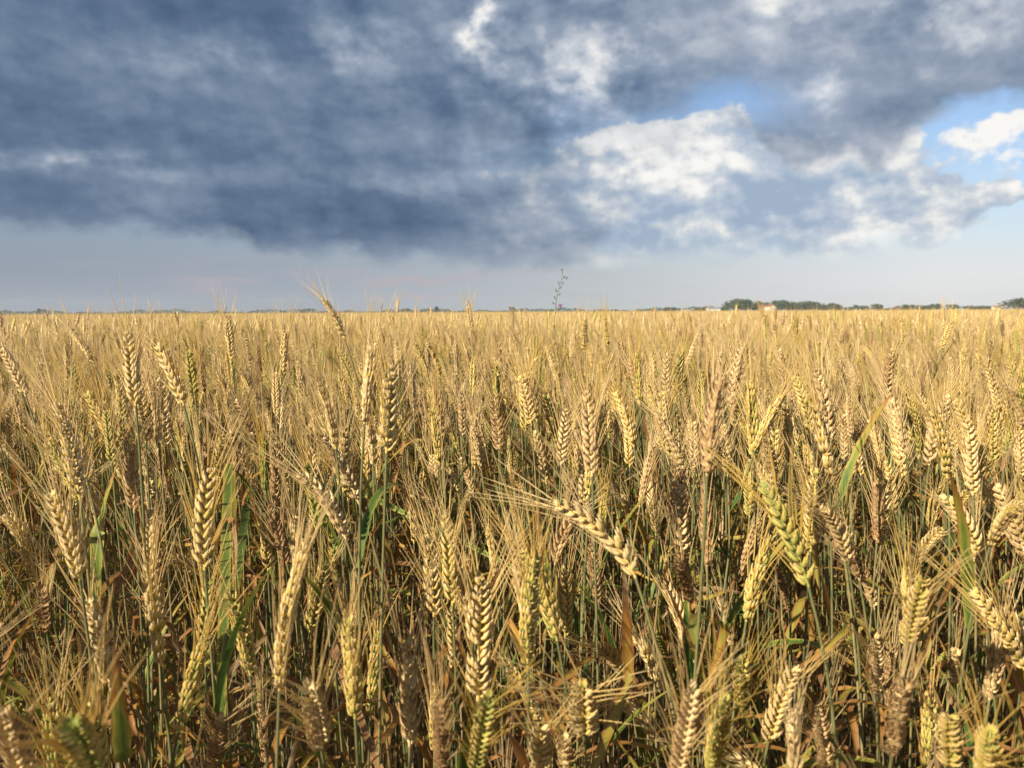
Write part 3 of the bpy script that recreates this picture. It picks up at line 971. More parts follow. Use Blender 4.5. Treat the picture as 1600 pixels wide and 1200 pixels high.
# blades that stand out in the photograph, each on the plant whose stalk it leaves
def own_blade(plant, b, t, width, tone, sag, d=None, twist=0.0, face=None, label=None, kind='t'):
    p = PLANTS[plant]
    d = d or p['d']
    B, T = at(*b, d), at(*t, d * 0.97)
    # it leaves the stalk lower down, out of the clearing
    S = p['foot'] + p['pts'][min(range(26), key=lambda i: abs(p['pts'][i][2] - (min(B[2], T[2]) - 0.05)))]
    side = np.cross(T - B, ray(*b)); side /= np.linalg.norm(side)
    pts = []
    mid = (B + T) / 2 + np.array((0, 0, sag)) 
    for q in np.linspace(0, 1, 11):
        v = (1 - q) ** 2 * B + 2 * q * (1 - q) * mid + q * q * T
        pts.append(v - p['foot'])
    mb = MB()
    nrm = -ray(*b) if face is None else np.asarray(face, float)
    add_blade(mb, [S - p['foot'], (S - p['foot']) * 0.4 + pts[0] * 0.6] + pts, width, nrm, 3, 0.18, twist)
    o = new("leaf", mb.mesh("leaf"), p['root'])
    o['leaf'] = tone
    if label:
        o['label'] = label
own_blade(0, (152, 835), (190, 706), 0.016, 0.28, 0.004, 0.86, 0.3, label="green blade with yellow edges and an orange tip")
own_blade(2, (385, 792), (388, 666), 0.013, 0.20, 0.0, 1.05, 0.5, label="green and yellow blade standing upright")
own_blade(2, (357, 725), (369, 882), 0.014, 0.30, 0.0, 1.0, 0.3, label="hanging blade turning orange at its tip")
own_blade(5, (193, 1190), (178, 1002), 0.012, 0.34, 0.0, 0.50, 0.2, label="upright blade, green below and burnt orange above")
own_blade(44, (572, 772), (656, 684), 0.010, 0.26, 0.03, 1.25, 0.4)
own_blade(29, (1078, 1065), (1070, 905), 0.010, -0.05, 0.0, 0.76, 0.2, label="dark green upright blade")
own_blade(68, (1310, 1010), (1278, 882), 0.014, 0.48, 0.0, 0.82, 0.3, label="dry orange brown blade")
own_blade(35, (982, 1060), (975, 880), 0.012, 0.55, 0.0, 0.70, 0.2)
own_blade(46, (866, 770), (864, 732), 0.008, 0.62, 0.0, 1.3, 0.2)
own_blade(30, (1085, 842), (1112, 824), 0.006, 0.40, 0.01, 1.1, 0.2)
own_blade(57, (1530, 800), (1600, 660), 0.006, 0.62, 0.0, 1.0, 0.1)
own_blade(35, (790, 960), (835, 935), 0.006, 0.60, 0.01, 0.72, 0.8)
own_blade(32, (520, 1010), (655, 940), 0.010, 0.85, 0.02, 0.80, 1.2)
own_blade(32, (640, 1050), (740, 1028), 0.010, 0.88, 0.01, 0.82, 1.2)

# ------------------------------------------------------------------ the rest of the field: one mass
src = bpy.data.collections.new("wheat_stock")
LOWF, LOWA = [], []
def stock_plant(k, low=True):
    """a whole stalk with its ear at the top; the origin is at the foot of a 0.86 m stalk"""
    r = random.Random(7000 + k)
    ear = EARS[k % 24]
    bend = (k % 24) // 6
    th = (0.08, 0.36, 0.64, 0.95)[bend] * r.uniform(0.8, 1.2)
    ch = np.array((math.sin(th), 0, math.cos(th))) * ear.chord
    Rm = orient(ch)
    tan = Rm @ ear.base_tan
    base = np.array((0, 0, TOPS)) - ch
    foot = base - np.array((tan[0], tan[1], 0)) * 0.15; foot[2] = 0
    mb = MB()
    pts = stem_points(foot, base, tan, 12)
    mb.merge(stem_mb(pts, 4, True))
    mb.merge(ear.full(True), mat4(Rm, base))
    mb.merge(ear.awn_mb(3, 3, 0.00038), mat4(Rm, base))
    for q in (0.5, 0.64, 0.76, 0.86)[:3 + k % 2]:
        kk = r.randrange(12)
        M = Matrix.Translation(pts[int(q * 11)]) @ Matrix.Rotation(r.uniform(0, 6.283), 4, 'Z')
        lm = MB(); lm.merge(LEAF_KINDS[kk][1], M)
        mb.merge(lm)
    return mb, foot
for k in range(24):
    mb, f0 = stock_plant(k)
    o = bpy.data.objects.new(f"wheat_{k:02d}", mb.mesh("wheat_plant"))
    src.objects.link(o)

def tuft_parts(k):
    """the same stalk for the distance"""
    r = random.Random(8000 + k)
    mb = MB()
    L = EAR_L * 1.05
    rings, sides = 9, 5
    V, T, Fc = [], [], []
    for i in range(rings):
        q = i / (rings - 1)
        w = (0.0068 if 0 < i < rings - 1 else 0.002) * (0.75 + 0.4 * math.sin(math.pi * min(1, q + 0.15)))
        off = 0.0022 * (1 if i % 2 else -1)
        for j in range(sides):
            a = 2 * math.pi * j / sides
            V.append((off + w * math.cos(a), w * 0.8 * math.sin(a), L * q)); T.append(0.3 + 0.5 * (i % 2))
    for i in range(rings - 1):
        for j in range(sides):
            b = i * sides; j2 = (j + 1) % sides
            Fc.append((b + j, b + j2, b + sides + j2, b + sides + j))
    mb.add(V, Fc, 0, T)
    for i in range(10):
        q = r.uniform(0.1, 1.0); a = r.uniform(0, 6.283); t = r.uniform(0.12, 0.42)
        p = np.array((0.004 * math.cos(a), 0.004 * math.sin(a), L * q))
        d = np.array((math.cos(a) * math.sin(t), math.sin(a) * math.sin(t), math.cos(t))) * r.uniform(0.05, 0.08)
        add_tube(mb, [p, p + d], [0.0005, 0.0], 3, 1, 0, 1, True)
    return mb
TUFTS = [tuft_parts(k) for k in range(6)]

def patch(seed, size=1.0, dens=460):
    r = random.Random(seed)
    mb = MB(); tone, leaf = [], []
    n = int(dens * size * size)
    side = int(math.sqrt(n))
    for i in range(side):
        for j in range(side):
            x = (i + r.uniform(0, 1)) / side * size - size / 2
            y = (j + r.uniform(0, 1)) / side * size - size / 2
            h = TOPS + r.gauss(0, 0.048) + (0.08 if r.random() > 0.988 else 0)
            th = abs(r.gauss(0, 0.33)); ph = r.uniform(0, 6.283)
            ch = np.array((math.cos(ph) * math.sin(th), math.sin(ph) * math.sin(th), math.cos(th)))
            base = np.array((x, y, h)) - ch * EAR_L
            n0 = mb.n
            s = r.gauss(1.0, 0.09)
            Rm = orient(ch)
            A = r.uniform(0, 6.283)
            Rz = np.array(((math.cos(A), -math.sin(A), 0), (math.sin(A), math.cos(A), 0), (0, 0, 1)))
            mb.merge(TUFTS[r.randrange(6)], mat4(Rm @ Rz, base, s))
            foot = base - ch * np.array((0.12, 0.12, 0)); foot[2] = 0.30
            add_tube(mb, [foot, (foot + base) / 2 + ch * (0, 0, 0.02), base], 0.0014, 3, 2, 0.3, 1)
            if r.random() < 0.8:
                a = r.uniform(0, 6.283); b0 = base * (1, 1, 0) + np.array((0, 0, h - r.uniform(0.10, 0.3)))
                d = np.array((math.cos(a), math.sin(a), r.uniform(-0.2, 0.9))) * 0.06
                w = np.array((-math.sin(a), math.cos(a), 0.2)) * 0.005
                mb.add([b0 - w, b0 + w, b0 + d + w, b0 + d - w, b0 + d * 1.7 - (0, 0, 0.03)], [(0, 1, 2, 3), (3, 2, 4)], 3, [0, 0, 0.5, 0.5, 1], [0, 1, 1, 0, 0.5])
            t = min(1, max(0, r.gauss(0.60, 0.15))) if r.random() > 0.1 else r.uniform(0.1, 0.28)
            tone.append(np.full(mb.n - n0, t)); leaf.append(np.full(mb.n - n0, r.uniform(0.1, 0.95)))
    return mb.mesh("wheat_patch", extra=(('tone', tone), ('leaf', leaf)))
NP = 5
for k in range(NP):
    src.objects.link(bpy.data.objects.new(f"wheat_{24 + k:02d}", patch(60 + k)))

pos, rot, scl, idx, ton, lea = [], [], [], [], [], []
for p in rest:
    ch = p['chord'] / np.linalg.norm(p['chord'])
    pos.append((p['base'][0] + p['chord'][0], p['base'][1] + p['chord'][1], 0.0))
    rot.append((0, 0, math.atan2(ch[1], ch[0])))
    hz = p['base'][2] + p['chord'][2]
    scl.append((1, 1, hz / TOPS)); idx.append(p['ear'] % 24); ton.append(p['tone']); lea.append(leaf_tone(random.Random(p['seed']).choice(('dry', 'dry', 'arch', 'up')), random.Random(p['seed'])))
FAR_R = 62.0
pr = random.Random(5)
for iy in range(0, int(FAR_R)):
    for ix in range(-int(FAR_R * 0.75), int(FAR_R * 0.75) + 1):
        x, y = ix, iy + 0.5
        c = [math.hypot(x + a, y + b) for a in (-.5, .5) for b in (-.5, .5)]
        if max(c) < NEAR_R - 0.1 or min(c) > FAR_R or abs(x) > 0.74 * y + 1.6:
            continue
        if min(c) < NEAR_R - 0.1 and math.hypot(x, y) < NEAR_R - 0.05:
            continue
        pos.append((x, y, 0.0)); rot.append((0, 0, pr.randrange(4) * math.pi / 2))
        scl.append((1.02, 1.02, 1 + 0.012 * math.sin(x * 0.7 + 1.3 * y) + pr.gauss(0, 0.006))); idx.append(24 + pr.randrange(NP))
        ton.append(pr.gauss(0, 0.035) + 0.05 * math.sin(x * 0.23) * math.sin(y * 0.31)); lea.append(0.0)
fm = bpy.data.meshes.new("wheat_field")
fm.from_pydata(pos, [], [])
def fattr(nm, typ, data, key):
    a = fm.attributes.new(nm, typ, 'POINT'); a.data.foreach_set(key, np.asarray(data, np.float32 if typ != 'INT' else np.int32).ravel())
fattr('rot', 'FLOAT_VECTOR', rot, 'vector'); fattr('scl', 'FLOAT_VECTOR', scl, 'vector'); fattr('idx', 'INT', idx, 'value'); fattr('tone', 'FLOAT', ton, 'value'); fattr('leaf', 'FLOAT', lea, 'value')
field = new("wheat_field", fm)
field['kind'] = "stuff"; field['label'] = "rest of the ripening wheat field running to the horizon"; field['category'] = "wheat"
ng = bpy.data.node_groups.new("wheat_scatter", 'GeometryNodeTree')
ng.interface.new_socket("Geometry", in_out='INPUT', socket_type='NodeSocketGeometry')
ng.interface.new_socket("Geometry", in_out='OUTPUT', socket_type='NodeSocketGeometry')
N = ng.nodes.new; LK = ng.links.new
gi, go = N('NodeGroupInput'), N('NodeGroupOutput')
ci = N('GeometryNodeCollectionInfo'); ci.inputs['Collection'].default_value = src; ci.inputs['Separate Children'].default_value = True; ci.inputs['Reset Children'].default_value = True
ip = N('GeometryNodeInstanceOnPoints'); ip.inputs['Pick Instance'].default_value = True
def na(nm, typ):
    n = N('GeometryNodeInputNamedAttribute'); n.data_type = typ; n.inputs['Name'].default_value = nm
    return next(o for o in n.outputs if o.enabled and o.name == 'Attribute')
er = N('FunctionNodeEulerToRotation')
LK(na('rot', 'FLOAT_VECTOR'), er.inputs[0])
LK(gi.outputs[0], ip.inputs['Points']); LK(ci.outputs[0], ip.inputs['Instance']); LK(na('idx', 'INT'), ip.inputs['Instance Index'])
LK(er.outputs[0], ip.inputs['Rotation']); LK(na('scl', 'FLOAT_VECTOR'), ip.inputs['Scale']); LK(ip.outputs[0], go.inputs[0])
md = field.modifiers.new("scatter", 'NODES'); md.node_group = ng
# ------------------------------------------------------------------ ground and far canopy
def m_soil(gg, out):
    co = objco(gg)
    n = gg.noise(co, 22.0, 5, 0.65)
    n2 = gg.noise(co, 140.0, 3, 0.6)
    c = gg.ramp(n, [(0.3, (0.060, 0.042, 0.028)), (0.55, (0.105, 0.076, 0.048)), (0.72, (0.210, 0.155, 0.090))])
    surface(gg, out, c, 0.95, 0.0, 0.1, n2, 0.8)
M_SOIL = material("soil", m_soil)
S = 6000.0
gm = bpy.data.meshes.new("ground")
gm.from_pydata([(-S, -S, 0), (S, -S, 0), (S, S, 0), (-S, S, 0)], [], [(0, 1, 2, 3)])
gm.materials.append(M_SOIL)
gr = new("ground", gm); gr['kind'] = "structure"

def m_canopy(gg, out):
    co = objco(gg)
    x, y, z = gg.sep(co)
    n = gg.noise(co, 0.9, 5, 0.7)
    big = gg.noise(gg.vec(x * 1.0, y * 0.25, z), 0.05, 3, 0.55)
    c = gg.ramp(n * 0.7 + big * 0.3, [(0.30, (0.345, 0.260, 0.110)), (0.52, (0.480, 0.370, 0.165)), (0.72, (0.560, 0.440, 0.215))])
    surface(gg, out, c, 0.9, 0.0, 0.1)
M_CANOPY = material("far_wheat", m_canopy)
FIELD_END = 690.0
V, Fc = [], []
ys = [FAR_R - 6]
while ys[-1] < FIELD_END:
    ys.append(ys[-1] * 1.045)
ys[-1] = FIELD_END
cr = random.Random(3)
NX = 140
for j, y in enumerate(ys):
    half = y * 0.85 + 20
    for i in range(NX + 1):
        V.append((-half + 2 * half * i / NX, y + cr.uniform(-0.3, 0.3) * (0 < j < len(ys) - 1), TOPS - 0.03 + cr.uniform(-0.04, 0.035)))
for j in range(len(ys) - 1):
    for i in range(NX):
        a = j * (NX + 1) + i
        Fc.append((a, a + 1, a + NX + 2, a + NX + 1))
# the far edge of the crop falls to the ground
b0 = (len(ys) - 1) * (NX + 1); n0 = len(V)
for i in range(NX + 1):
    V.append((V[b0 + i][0], FIELD_END + 0.4, 0.0))
for i in range(NX):
    Fc.append((b0 + i, b0 + i + 1, n0 + i + 1, n0 + i))
fc = bpy.data.meshes.new("far_wheat"); fc.from_pydata(V, [], Fc); fc.materials.append(M_CANOPY)
far = new("far_wheat", fc); far['kind'] = "stuff"; far['label'] = "far ripe wheat merging into one tan sheet"; far['category'] = "wheat"

# ------------------------------------------------------------------ far trees, houses, masts
def m_tree(gg, out):
    co = objco(gg)
    n = gg.noise(co, 0.9, 4, 0.6)
    k = n + (gg.attr('tint') + gg.attr('tint', 'OBJECT')) * 0.35
    c = gg.ramp(k, [(0.28, (0.024, 0.046, 0.022)), (0.5, (0.046, 0.082, 0.034)), (0.72, (0.080, 0.120, 0.045))])
    surface(gg, out, c, 0.7, 0.15, 0.2)
M_TREE = material("tree_leaves", m_tree)
def flat(name, c, rough=0.7, var=0.15, scale=3.0):
    def b(gg, out):
        n = gg.noise(objco(gg), scale, 4, 0.6)
        a = tuple(x * (1 - var) for x in c); d = tuple(min(1, x * (1 + var)) for x in c)
        surface(gg, out, gg.ramp(n, [(0.3, a), (0.7, d)]), rough, 0.0, 0.25)
    return material(name, b)
M_BARK = flat("bark", (0.09, 0.07, 0.05))
M_CREAM = flat("cream_plaster", (0.62, 0.52, 0.38))
M_WHITE = flat("white_plaster", (0.72, 0.72, 0.70))
M_TILE = flat("red_tile", (0.17, 0.065, 0.045), var=0.3)
M_SLATE = flat("grey_roof", (0.17, 0.19, 0.23), var=0.2)
M_GLASS = flat("dark_pane", (0.03, 0.035, 0.04), 0.15)
M_WOOD = flat("weathered_wood", (0.16, 0.11, 0.07))
M_STEEL = flat("galvanised_steel", (0.38, 0.39, 0.41), 0.45)

def crown_mesh(seed, w, h, lobes=9, per=120, size=0.55, low=0.0):
    """many leaf clumps spread through a lumpy crown"""
    r = random.Random(seed)
    V, Fc = [], []
    L = []
    for i in range(lobes):
        a = r.uniform(0, 6.283); q = r.random() ** 0.6
        z = r.uniform(0.25, 0.85)
        L.append((math.cos(a) * q * w * 0.32, math.sin(a) * q * w * 0.32, h * (low + (1 - low) * z * 0.85), w * r.uniform(0.16, 0.27) * (1.15 - 0.5 * z), h * r.uniform(0.15, 0.24)))
    for (x, y, z, rw, rh) in L:
        for k in range(per):
            d = np.array((r.gauss(0, 1), r.gauss(0, 1), r.gauss(0, 1))); d /= np.linalg.norm(d)
            q = r.random() ** 0.4 * r.uniform(0.8, 1.12)
            c = np.array((x, y, z)) + d * (rw * q, rw * q, rh * q)
            if c[2] < h * low * 0.6 + 0.1:
                continue
            n = d + np.array((r.gauss(0, .5), r.gauss(0, .5), r.gauss(0, .5) + 0.3)); n /= np.linalg.norm(n)
            u, v, _ = frame_of(n)
            s = size * r.uniform(0.6, 1.3)
            b = len(V)
            for m in range(5):
                a = 6.283 * m / 5 + r.uniform(-0.3, 0.3)
                V.append(c + (u * math.cos(a) + v * math.sin(a)) * s * r.uniform(0.7, 1.15) * 0.5 + n * r.uniform(-0.1, 0.1) * s)
            Fc.append(tuple(range(b, b + 5)))
    me = bpy.data.meshes.new("crown"); me.from_pydata([tuple(v) for v in V], [], Fc); me.materials.append(M_TREE)
    return me
def trunk_mesh(seed, h, rad):
    r = random.Random(seed)
    mb = MB()
    top = h * 0.75
    pts = [np.array((r.uniform(-.08, .08) * q * h, r.uniform(-.08, .08) * q * h, top * q)) for q in (0, .25, .5, .75, 1)]
    pts[0][:] = 0
    add_tube(mb, pts, [rad, rad * .8, rad * .65, rad * .4, rad * .15], 7, 0)
    for k in range(5):
        a = r.uniform(0, 6.283); q = r.uniform(0.35, 0.8); b = pts[2] * (q / 0.5) if q < 0.5 else pts[3]
        e = b + np.array((math.cos(a), math.sin(a), r.uniform(0.5, 1.1))) * h * 0.22
        add_tube(mb, [b, (b + e) / 2 + (0, 0, 0.04 * h), e], [rad * .4, rad * .25, rad * .06], 5, 0)
    return mb.mesh("trunk", [M_BARK])
def u_at(px, dist):
    d = ray(px, 487); d = d / d[1]
    return d[0] * dist
TREE_KINDS = []
for k, (w, h, lobes, low) in enumerate(((1.0, 1.0, 12, 0.02), (1.5, 1.0, 15, 0.0), (2.2, 1.0, 20, 0.0), (0.8, 1.0, 9, 0.12))):
    TREE_KINDS.append((crown_mesh(40 + k, w * 10, 10, lobes, 110, 0.8, low), trunk_mesh(50 + k, 9, 0.35)))
def tree(px, w_px, h_px, dist, kind, tint, label, group="trees along the far edge of the field", name="broadleaf_tree"):
    x = u_at(px, dist)
    t = new(name, None); t.location = (x, dist, 0)
    H = h_px * dist / FPX * 1.28 + 1.2; W = w_px * dist / FPX * 1.6
    t['label'] = label; t['category'] = "tree"; t['group'] = group
    base_w = (10, 15, 22, 8)[kind] * 0.92
    rz = random.Random(int(px)).uniform(0, 6.28)
    c = new("crown", TREE_KINDS[kind][0], t); c.scale = (W / base_w, W / base_w, H / 9.6); c.rotation_euler.z = rz
    c['tint'] = tint
    tr = new("trunk", TREE_KINDS[kind][1], t); tr.scale = (H / 10, H / 10, H / 10); tr.rotation_euler.z = rz
    return t
TREES = [
    (1092, 13, 5, 730, 1, -0.1, "low bushy tree just left of the grey roofed building"),
    (1108, 16, 7, 740, 1, 0.0, "round bush tree behind the grey roofed building"),
    (1131, 12, 6, 735, 1, 0.1, "small bushy tree between the grey roofed building and the tallest tree"),
    (1153, 34, 17, 720, 1, 0.05, "tallest roundest dark tree left of the cream house"),
    (1176, 24, 14, 728, 1, -0.05, "mid-height tree adjoining the tallest one on its right"),
    (1193, 22, 12, 760, 1, 0.0, "dark tree behind the red roof of the cream house"),
    (1222, 28, 15, 742, 1, 0.1, "wide tree directly right of the cream house"),
    (1243, 26, 14, 738, 2, 0.0, "flat-topped tree, second right of the cream house"),
    (1264, 24, 13, 745, 1, 0.05, "lighter green tree in the belt, third right of the cream house"),
    (1288, 26, 11, 735, 2, -0.05, "lower sloping tree ending the thick tree belt"),
    (1307, 14, 9, 740, 1, -0.1, "small round tree just past the thick tree belt"),
    (1327, 12, 5, 745, 1, 0.0, "low tree at the foot of the little pole"),
    (1346, 18, 8, 735, 2, 0.0, "low wide tree right of the little pole"),
    (1370, 14, 9, 740, 1, -0.05, "round dark tree midway between the pole and the masts"),
    (1395, 24, 4, 745, 2, 0.1, "very low scrub tree beside the brown hut"),
    (1418, 15, 8, 742, 1, -0.05, "dark tree right of the brown hut"),
    (1447, 28, 7, 750, 2, 0.0, "wide tree under the thin masts"),
    (1462, 13, 9, 742, 1, -0.1, "round tree right of the thin masts"),
    (1489, 14, 8, 738, 1, 0.0, "round tree alone in the gap past the masts"),
    (1520, 26, 6, 745, 2, 0.05, "low spreading tree left of the reddish hut"),
    (1543, 20, 6, 748, 2, 0.0, "low tree behind the reddish hut"),
    (1598, 46, 16, 690, 1, -0.35, "large blue-black tree cut by the right edge"),
    (1045, 14, 6, 780, 1, -0.1, "small dark tree left of the white shed"),
    (1015, 18, 4, 800, 2, 0.0, "low scrub tree at the left end of the right-hand trees"),
    (682, 5, 8, 830, 3, -0.4, "tiny narrow dark tree alone on the skyline near the middle"),
    (800, 7, 7, 830, 3, -0.3, "tiny dark tree on the skyline left of the purple-flowered weed"),
    (635, 9, 6, 840, 1, -0.3, "tiny round tree on the skyline right of the bowed wheat ear"),
    (61, 4, 8, 900, 3, -0.4, "tiny narrow tree on the skyline at far left"),
]
for a in TREES:
    tree(*a)

def box(mb, x0, x1, y0, y1, z0, z1, mat=0):
    V = [(x, y, z) for z in (z0, z1) for y in (y0, y1) for x in (x0, x1)]
    mb.add(V, [(0, 2, 3, 1), (4, 5, 7, 6), (0, 1, 5, 4), (1, 3, 7, 5), (3, 2, 6, 7), (2, 0, 4, 6)], mat)
def gable(mb, x0, x1, y0, y1, z0, z1, along='x', over=0.3, th=0.18):
    """two roof slopes with thickness"""
    if along == 'x':
        ym = (y0 + y1) / 2
        for (ya, s) in ((y0 - over, 1), (y1 + over, -1)):
            V = [(x0 - over, ya, z0), (x1 + over, ya, z0), (x1 + over, ym, z1), (x0 - over, ym, z1)]
            V += [(a, b, c + th) for a, b, c in V]
            mb.add(V, [(0, 1, 2, 3), (7, 6, 5, 4), (0, 4, 5, 1), (1, 5, 6, 2), (2, 6, 7, 3), (3, 7, 4, 0)], 0)
    else:
        xm = (x0 + x1) / 2
        for xa in (x0 - over, x1 + over):
            V = [(xa, y0 - over, z0), (xa, y1 + over, z0), (xm, y1 + over, z1), (xm, y0 - over, z1)]
            V += [(a, b, c + th) for a, b, c in V]
            mb.add(V, [(0, 1, 2, 3), (7, 6, 5, 4), (0, 4, 5, 1), (1, 5, 6, 2), (2, 6, 7, 3), (3, 7, 4, 0)], 0)
def simple(name, parent, mat, f):
    mb = MB(); f(mb)
    return new(name, mb.mesh(name, [mat], smooth=False), parent)
def house(name, label, px, dist, w, dep, eave, ridge, along, wall_m, roof_m, windows, chimney=False, rot=0.0):
    t = new(name, None); t.location = (u_at(px, dist), dist, 0); t.rotation_euler.z = rot
    t['label'] = label; t['category'] = "house" if 'house' in name else "building"
    def walls(mb):
        box(mb, -w / 2, w / 2, 0, dep, 0, eave)
        if along == 'y':
            for y in (0.0, dep - 0.3):
                mb.add([(-w / 2, y, eave), (w / 2, y, eave), (0, y, ridge), (-w / 2, y + 0.3, eave), (w / 2, y + 0.3, eave), (0, y + 0.3, ridge)], [(0, 1, 2), (5, 4, 3), (0, 3, 4, 1), (1, 4, 5, 2), (2, 5, 3, 0)], 0)
        else:
            for x in (-w / 2, w / 2 - 0.3):
                mb.add([(x, 0, eave), (x, dep, eave), (x, dep / 2, ridge), (x + 0.3, 0, eave), (x + 0.3, dep, eave), (x + 0.3, dep / 2, ridge)], [(0, 1, 2), (5, 4, 3), (0, 3, 4, 1), (1, 4, 5, 2), (2, 5, 3, 0)], 0)
    simple("wall", t, wall_m, walls)
    rf = simple("roof", t, roof_m, lambda mb: gable(mb, -w / 2, w / 2, 0, dep, eave + 0.03, ridge + 0.05, along))
    if chimney:
        simple("chimney", rf, M_TILE, lambda mb: box(mb, w * 0.2, w * 0.2 + 0.7, dep * 0.4, dep * 0.4 + 0.7, eave, ridge + 0.9))
    for (x, z, ww, hh) in windows:
        f = simple("window", t, M_WHITE, lambda mb: box(mb, x - ww / 2, x + ww / 2, -0.06, 0.1, z, z + hh))
        simple("pane", f, M_GLASS, lambda mb: box(mb, x - ww / 2 + 0.1, x + ww / 2 - 0.1, -0.075, 0.0, z + 0.1, z + hh - 0.1))
    return t
house("cream_house", "cream gabled house with dark red roof between two dark tree clumps", 1207, 705, 6.2, 9, 4.6, 6.6, 'y', M_CREAM, M_TILE, [(-1.5, 2.2, 0.9, 1.2), (1.5, 2.2, 0.9, 1.2)], True, 0.25)
house("farm_annexe", "low wing with dark red roof joined to the cream house", 1195, 712, 7.5, 7, 3.6, 6.2, 'x', M_WOOD, M_TILE, [(0, 1.5, 0.9, 1.1)])
house("farm_building", "long grey roofed building with a pale end left of the tallest tree", 1116, 705, 11, 7, 2.6, 4.4, 'x', M_WHITE, M_SLATE, [(-3, 1.0, 1.0, 1.0), (0, 1.0, 1.0, 1.0), (3, 1.0, 1.0, 1.0)])
house("farm_shed", "small white shed on the far left of the farm", 1071, 705, 5.0, 4, 1.9, 2.8, 'x', M_WHITE, M_SLATE, [(0, 0.8, 0.8, 0.7)])
house("field_hut", "brown hut showing between low trees left of the masts", 1404, 705, 5.0, 4, 3.2, 4.8, 'y', M_WOOD, M_TILE, [(0, 1.2, 0.8, 0.8)])
house("field_hut", "reddish hut near the large blue-black tree at far right", 1558, 705, 6.0, 4, 3.0, 4.4, 'x', M_CREAM, M_TILE, [(-1, 1.2, 0.8, 0.8)])

def mast(px, h_px, dist, label, name="radio_mast", wide=0.26):
    t = new(name, None); t.location = (u_at(px, dist), dist, 0)
    t['label'] = label; t['category'] = "mast" if 'mast' in name else "pole"
    H = h_px * dist / FPX
    def tower(mb):
        add_tube(mb, [(0, 0, 0), (0, 0, H * 0.6), (0, 0, H)], [wide, wide * 0.8, wide * 0.45], 6, 0, caps=True)
    simple("shaft", t, M_STEEL, tower)
    simple("crossarm", t, M_STEEL, lambda mb: [box(mb, -wide * 6, wide * 6, -0.06, 0.06, H * q, H * q + 0.12) for q in (0.8, 0.92)])
    return t
mast(1324, 19, 735, "short pole with a cross arm above low trees", "utility_pole", 0.3)
mast(1428, 22, 760, "shorter left one of two thin masts over the right trees")
mast(1441, 27, 765, "taller right one of two thin masts over the right trees")

# a far wood that reads as one dark line
def woods():
    r = random.Random(77)
    V, Fc = [], []
    for k in range(9000):
        px = r.uniform(-60, 1090) if r.random() < 0.8 else r.uniform(-500, 2100)
        dist = r.uniform(905, 990)
        x = u_at(px, dist)
        prof = 4.0 + 1.5 * math.sin(px * 0.031) + 1.0 * math.sin(px * 0.093 + 1) + 0.7 * math.sin(px * 0.21)
        prof = max(2.4, prof) * (1.0 if px < 600 else 0.9)
        z = r.random() ** 0.8 * prof
        s = r.uniform(0.8, 2.0)
        n = np.array((r.gauss(0, 1), r.gauss(0, 1) - 0.8, r.gauss(0, 0.8) + 0.4)); n /= np.linalg.norm(n)
        u, v, _ = frame_of(n)
        b = len(V); c = np.array((x, dist, z))
        for m in range(5):
            a = 6.283 * m / 5 + r.uniform(-0.3, 0.3)
            V.append(c + (u * math.cos(a) + v * math.sin(a)) * s * r.uniform(0.7, 1.15) * 0.6)
        Fc.append(tuple(range(b, b + 5)))
    me = bpy.data.meshes.new("far_woods"); me.from_pydata([tuple(v) for v in V], [], Fc); me.materials.append(M_TREE)
    o = new("far_woods", me); o['kind'] = "stuff"; o['label'] = "dark line of far woods along the horizon"; o['category'] = "woods"; o['tint'] = -0.3
woods()
def m_meadow(gg, out):
    n = gg.noise(objco(gg), 0.06, 5, 0.6)
    surface(gg, out, gg.ramp(n, [(0.35, (0.085, 0.120, 0.035)), (0.65, (0.145, 0.160, 0.055))]), 0.9, 0.0, 0.1)
M_MEADOW = material("meadow", m_meadow)
me = bpy.data.meshes.new("meadow")
me.from_pydata([(-2400, FIELD_END + 1, 0.05), (2400, FIELD_END + 1, 0.05), (5000, 5000, 0.05), (-5000, 5000, 0.05)], [], [(0, 1, 2, 3)])
me.materials.append(M_MEADOW)
o = new("meadow", me); o['kind'] = "structure"

# ------------------------------------------------------------------ the flowering weed that tops the crop
M_WEED = flat("weed_green", (0.085, 0.145, 0.055))
M_PETAL = flat("purple_petal", (0.15, 0.035, 0.16))
M_POD = flat("green_pod", (0.07, 0.11, 0.06))
wd = 2.0
def wat(px, py): return at(px, py, wd)
wb = wat(868, 500)
wfoot = np.array((wb[0] - 0.01, wb[1], 0.0))
weed = new("flowering_weed", None); weed.location = wfoot
weed['label'] = "thin tall weed with green pods and a purple flower above the wheat"; weed['category'] = "weed"
spine = [np.array((0, 0, 0)), np.array((0.006, 0, 0.5))] + [wat(*q) - wfoot for q in ((867, 500), (869, 470), (872, 455), (877, 438), (880, 420))]
simple("stem", weed, M_WEED, lambda mb: add_tube(mb, spine, [0.0016, 0.0014, 0.0011, 0.0009, 0.0008, 0.0006, 0.0003], 5, 0))
wr = random.Random(9)
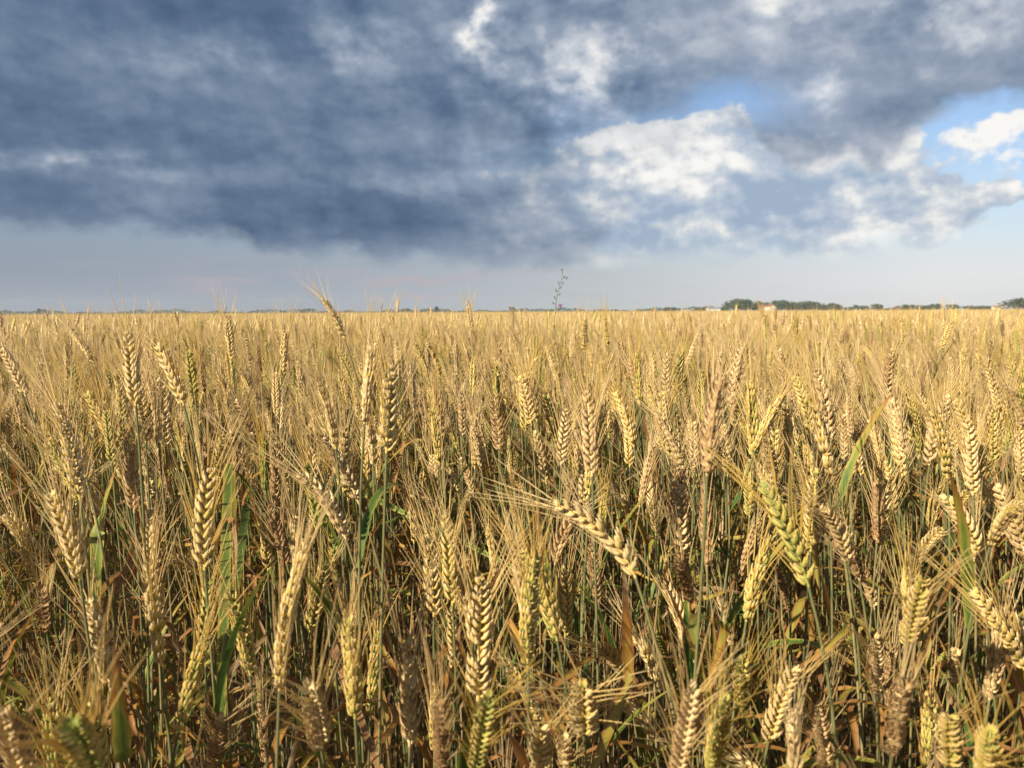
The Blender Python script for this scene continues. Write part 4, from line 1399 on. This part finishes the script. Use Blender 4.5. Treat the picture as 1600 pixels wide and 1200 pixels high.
for (sx, sy, px, py) in ((869, 476, 865, 475), (870, 468, 867, 466), (871, 462, 874, 461), (872, 458, 869, 455), (874, 452, 876, 450), (875, 448, 873, 443), (878, 446, 879, 444), (878, 437, 882, 434), (879, 431, 885, 436), (879, 428, 878, 423)):
    S0, P0 = wat(sx, sy) - wfoot, wat(px, py) - wfoot
    d = P0 - S0; d /= np.linalg.norm(d)
    def pod(mb):
        add_tube(mb, [S0, (S0 + P0) / 2 + (0, 0, 0.001), P0], 0.0005, 4, 0)
        up = d * 0.5 + np.array((0, 0, 0.9)); up /= np.linalg.norm(up)
        add_husk(mb, P0 - up * 0.001, P0 + up * wr.uniform(0.006, 0.009), 0.0034, 0.0034, (0, -1, 0.2), 6, (0, 0.2, 0.5, 0.8))
    simple("seed_pod", weed, M_POD, pod)
S0 = wat(869, 480) - wfoot
fl = simple("flower_stalk", weed, M_WEED, lambda mb: add_tube(mb, [S0, wat(873, 478) - wfoot, wat(877, 477) - wfoot], 0.0007, 4, 0))
for (px, py) in ((874, 477.8), (876.5, 479.5), (878.5, 476), (877, 477.5), (875.5, 476.8)):
    P0 = wat(px, py) - wfoot
    def petal(mb):
        a = wr.uniform(0, 6.28)
        o_ = np.array((math.cos(a), -abs(math.sin(a)), wr.uniform(-0.3, 0.6)))
        add_husk(mb, P0 - o_ * 0.0025, P0 + o_ * 0.0045, 0.0058, 0.0016, np.cross(o_, (0.3, 0.2, 1)), 6, (0, 0.2, 0.5, 0.8))
    simple("petal", fl, M_PETAL, petal)

# ------------------------------------------------------------------ the air between
hm = bpy.data.materials.new("haze_air")
hm.use_nodes = True
ht = hm.node_tree; ht.nodes.clear()
hv = ht.nodes.new('ShaderNodeVolumePrincipled')
hv.inputs['Color'].default_value = (0.90, 0.92, 0.95, 1)
hv.inputs['Density'].default_value = 0.00022
hv.inputs['Anisotropy'].default_value = 0.2
ho = ht.nodes.new('ShaderNodeOutputMaterial')
ht.links.new(hv.outputs[0], ho.inputs['Volume'])
hb = MB()
box(hb, -1650, 1650, -60, 1300, -1.0, 24.0)
haze = new("haze", hb.mesh("haze", [hm], smooth=False)); haze['kind'] = "stuff"; haze['label'] = "thin evening haze over the field"; haze['category'] = "haze"
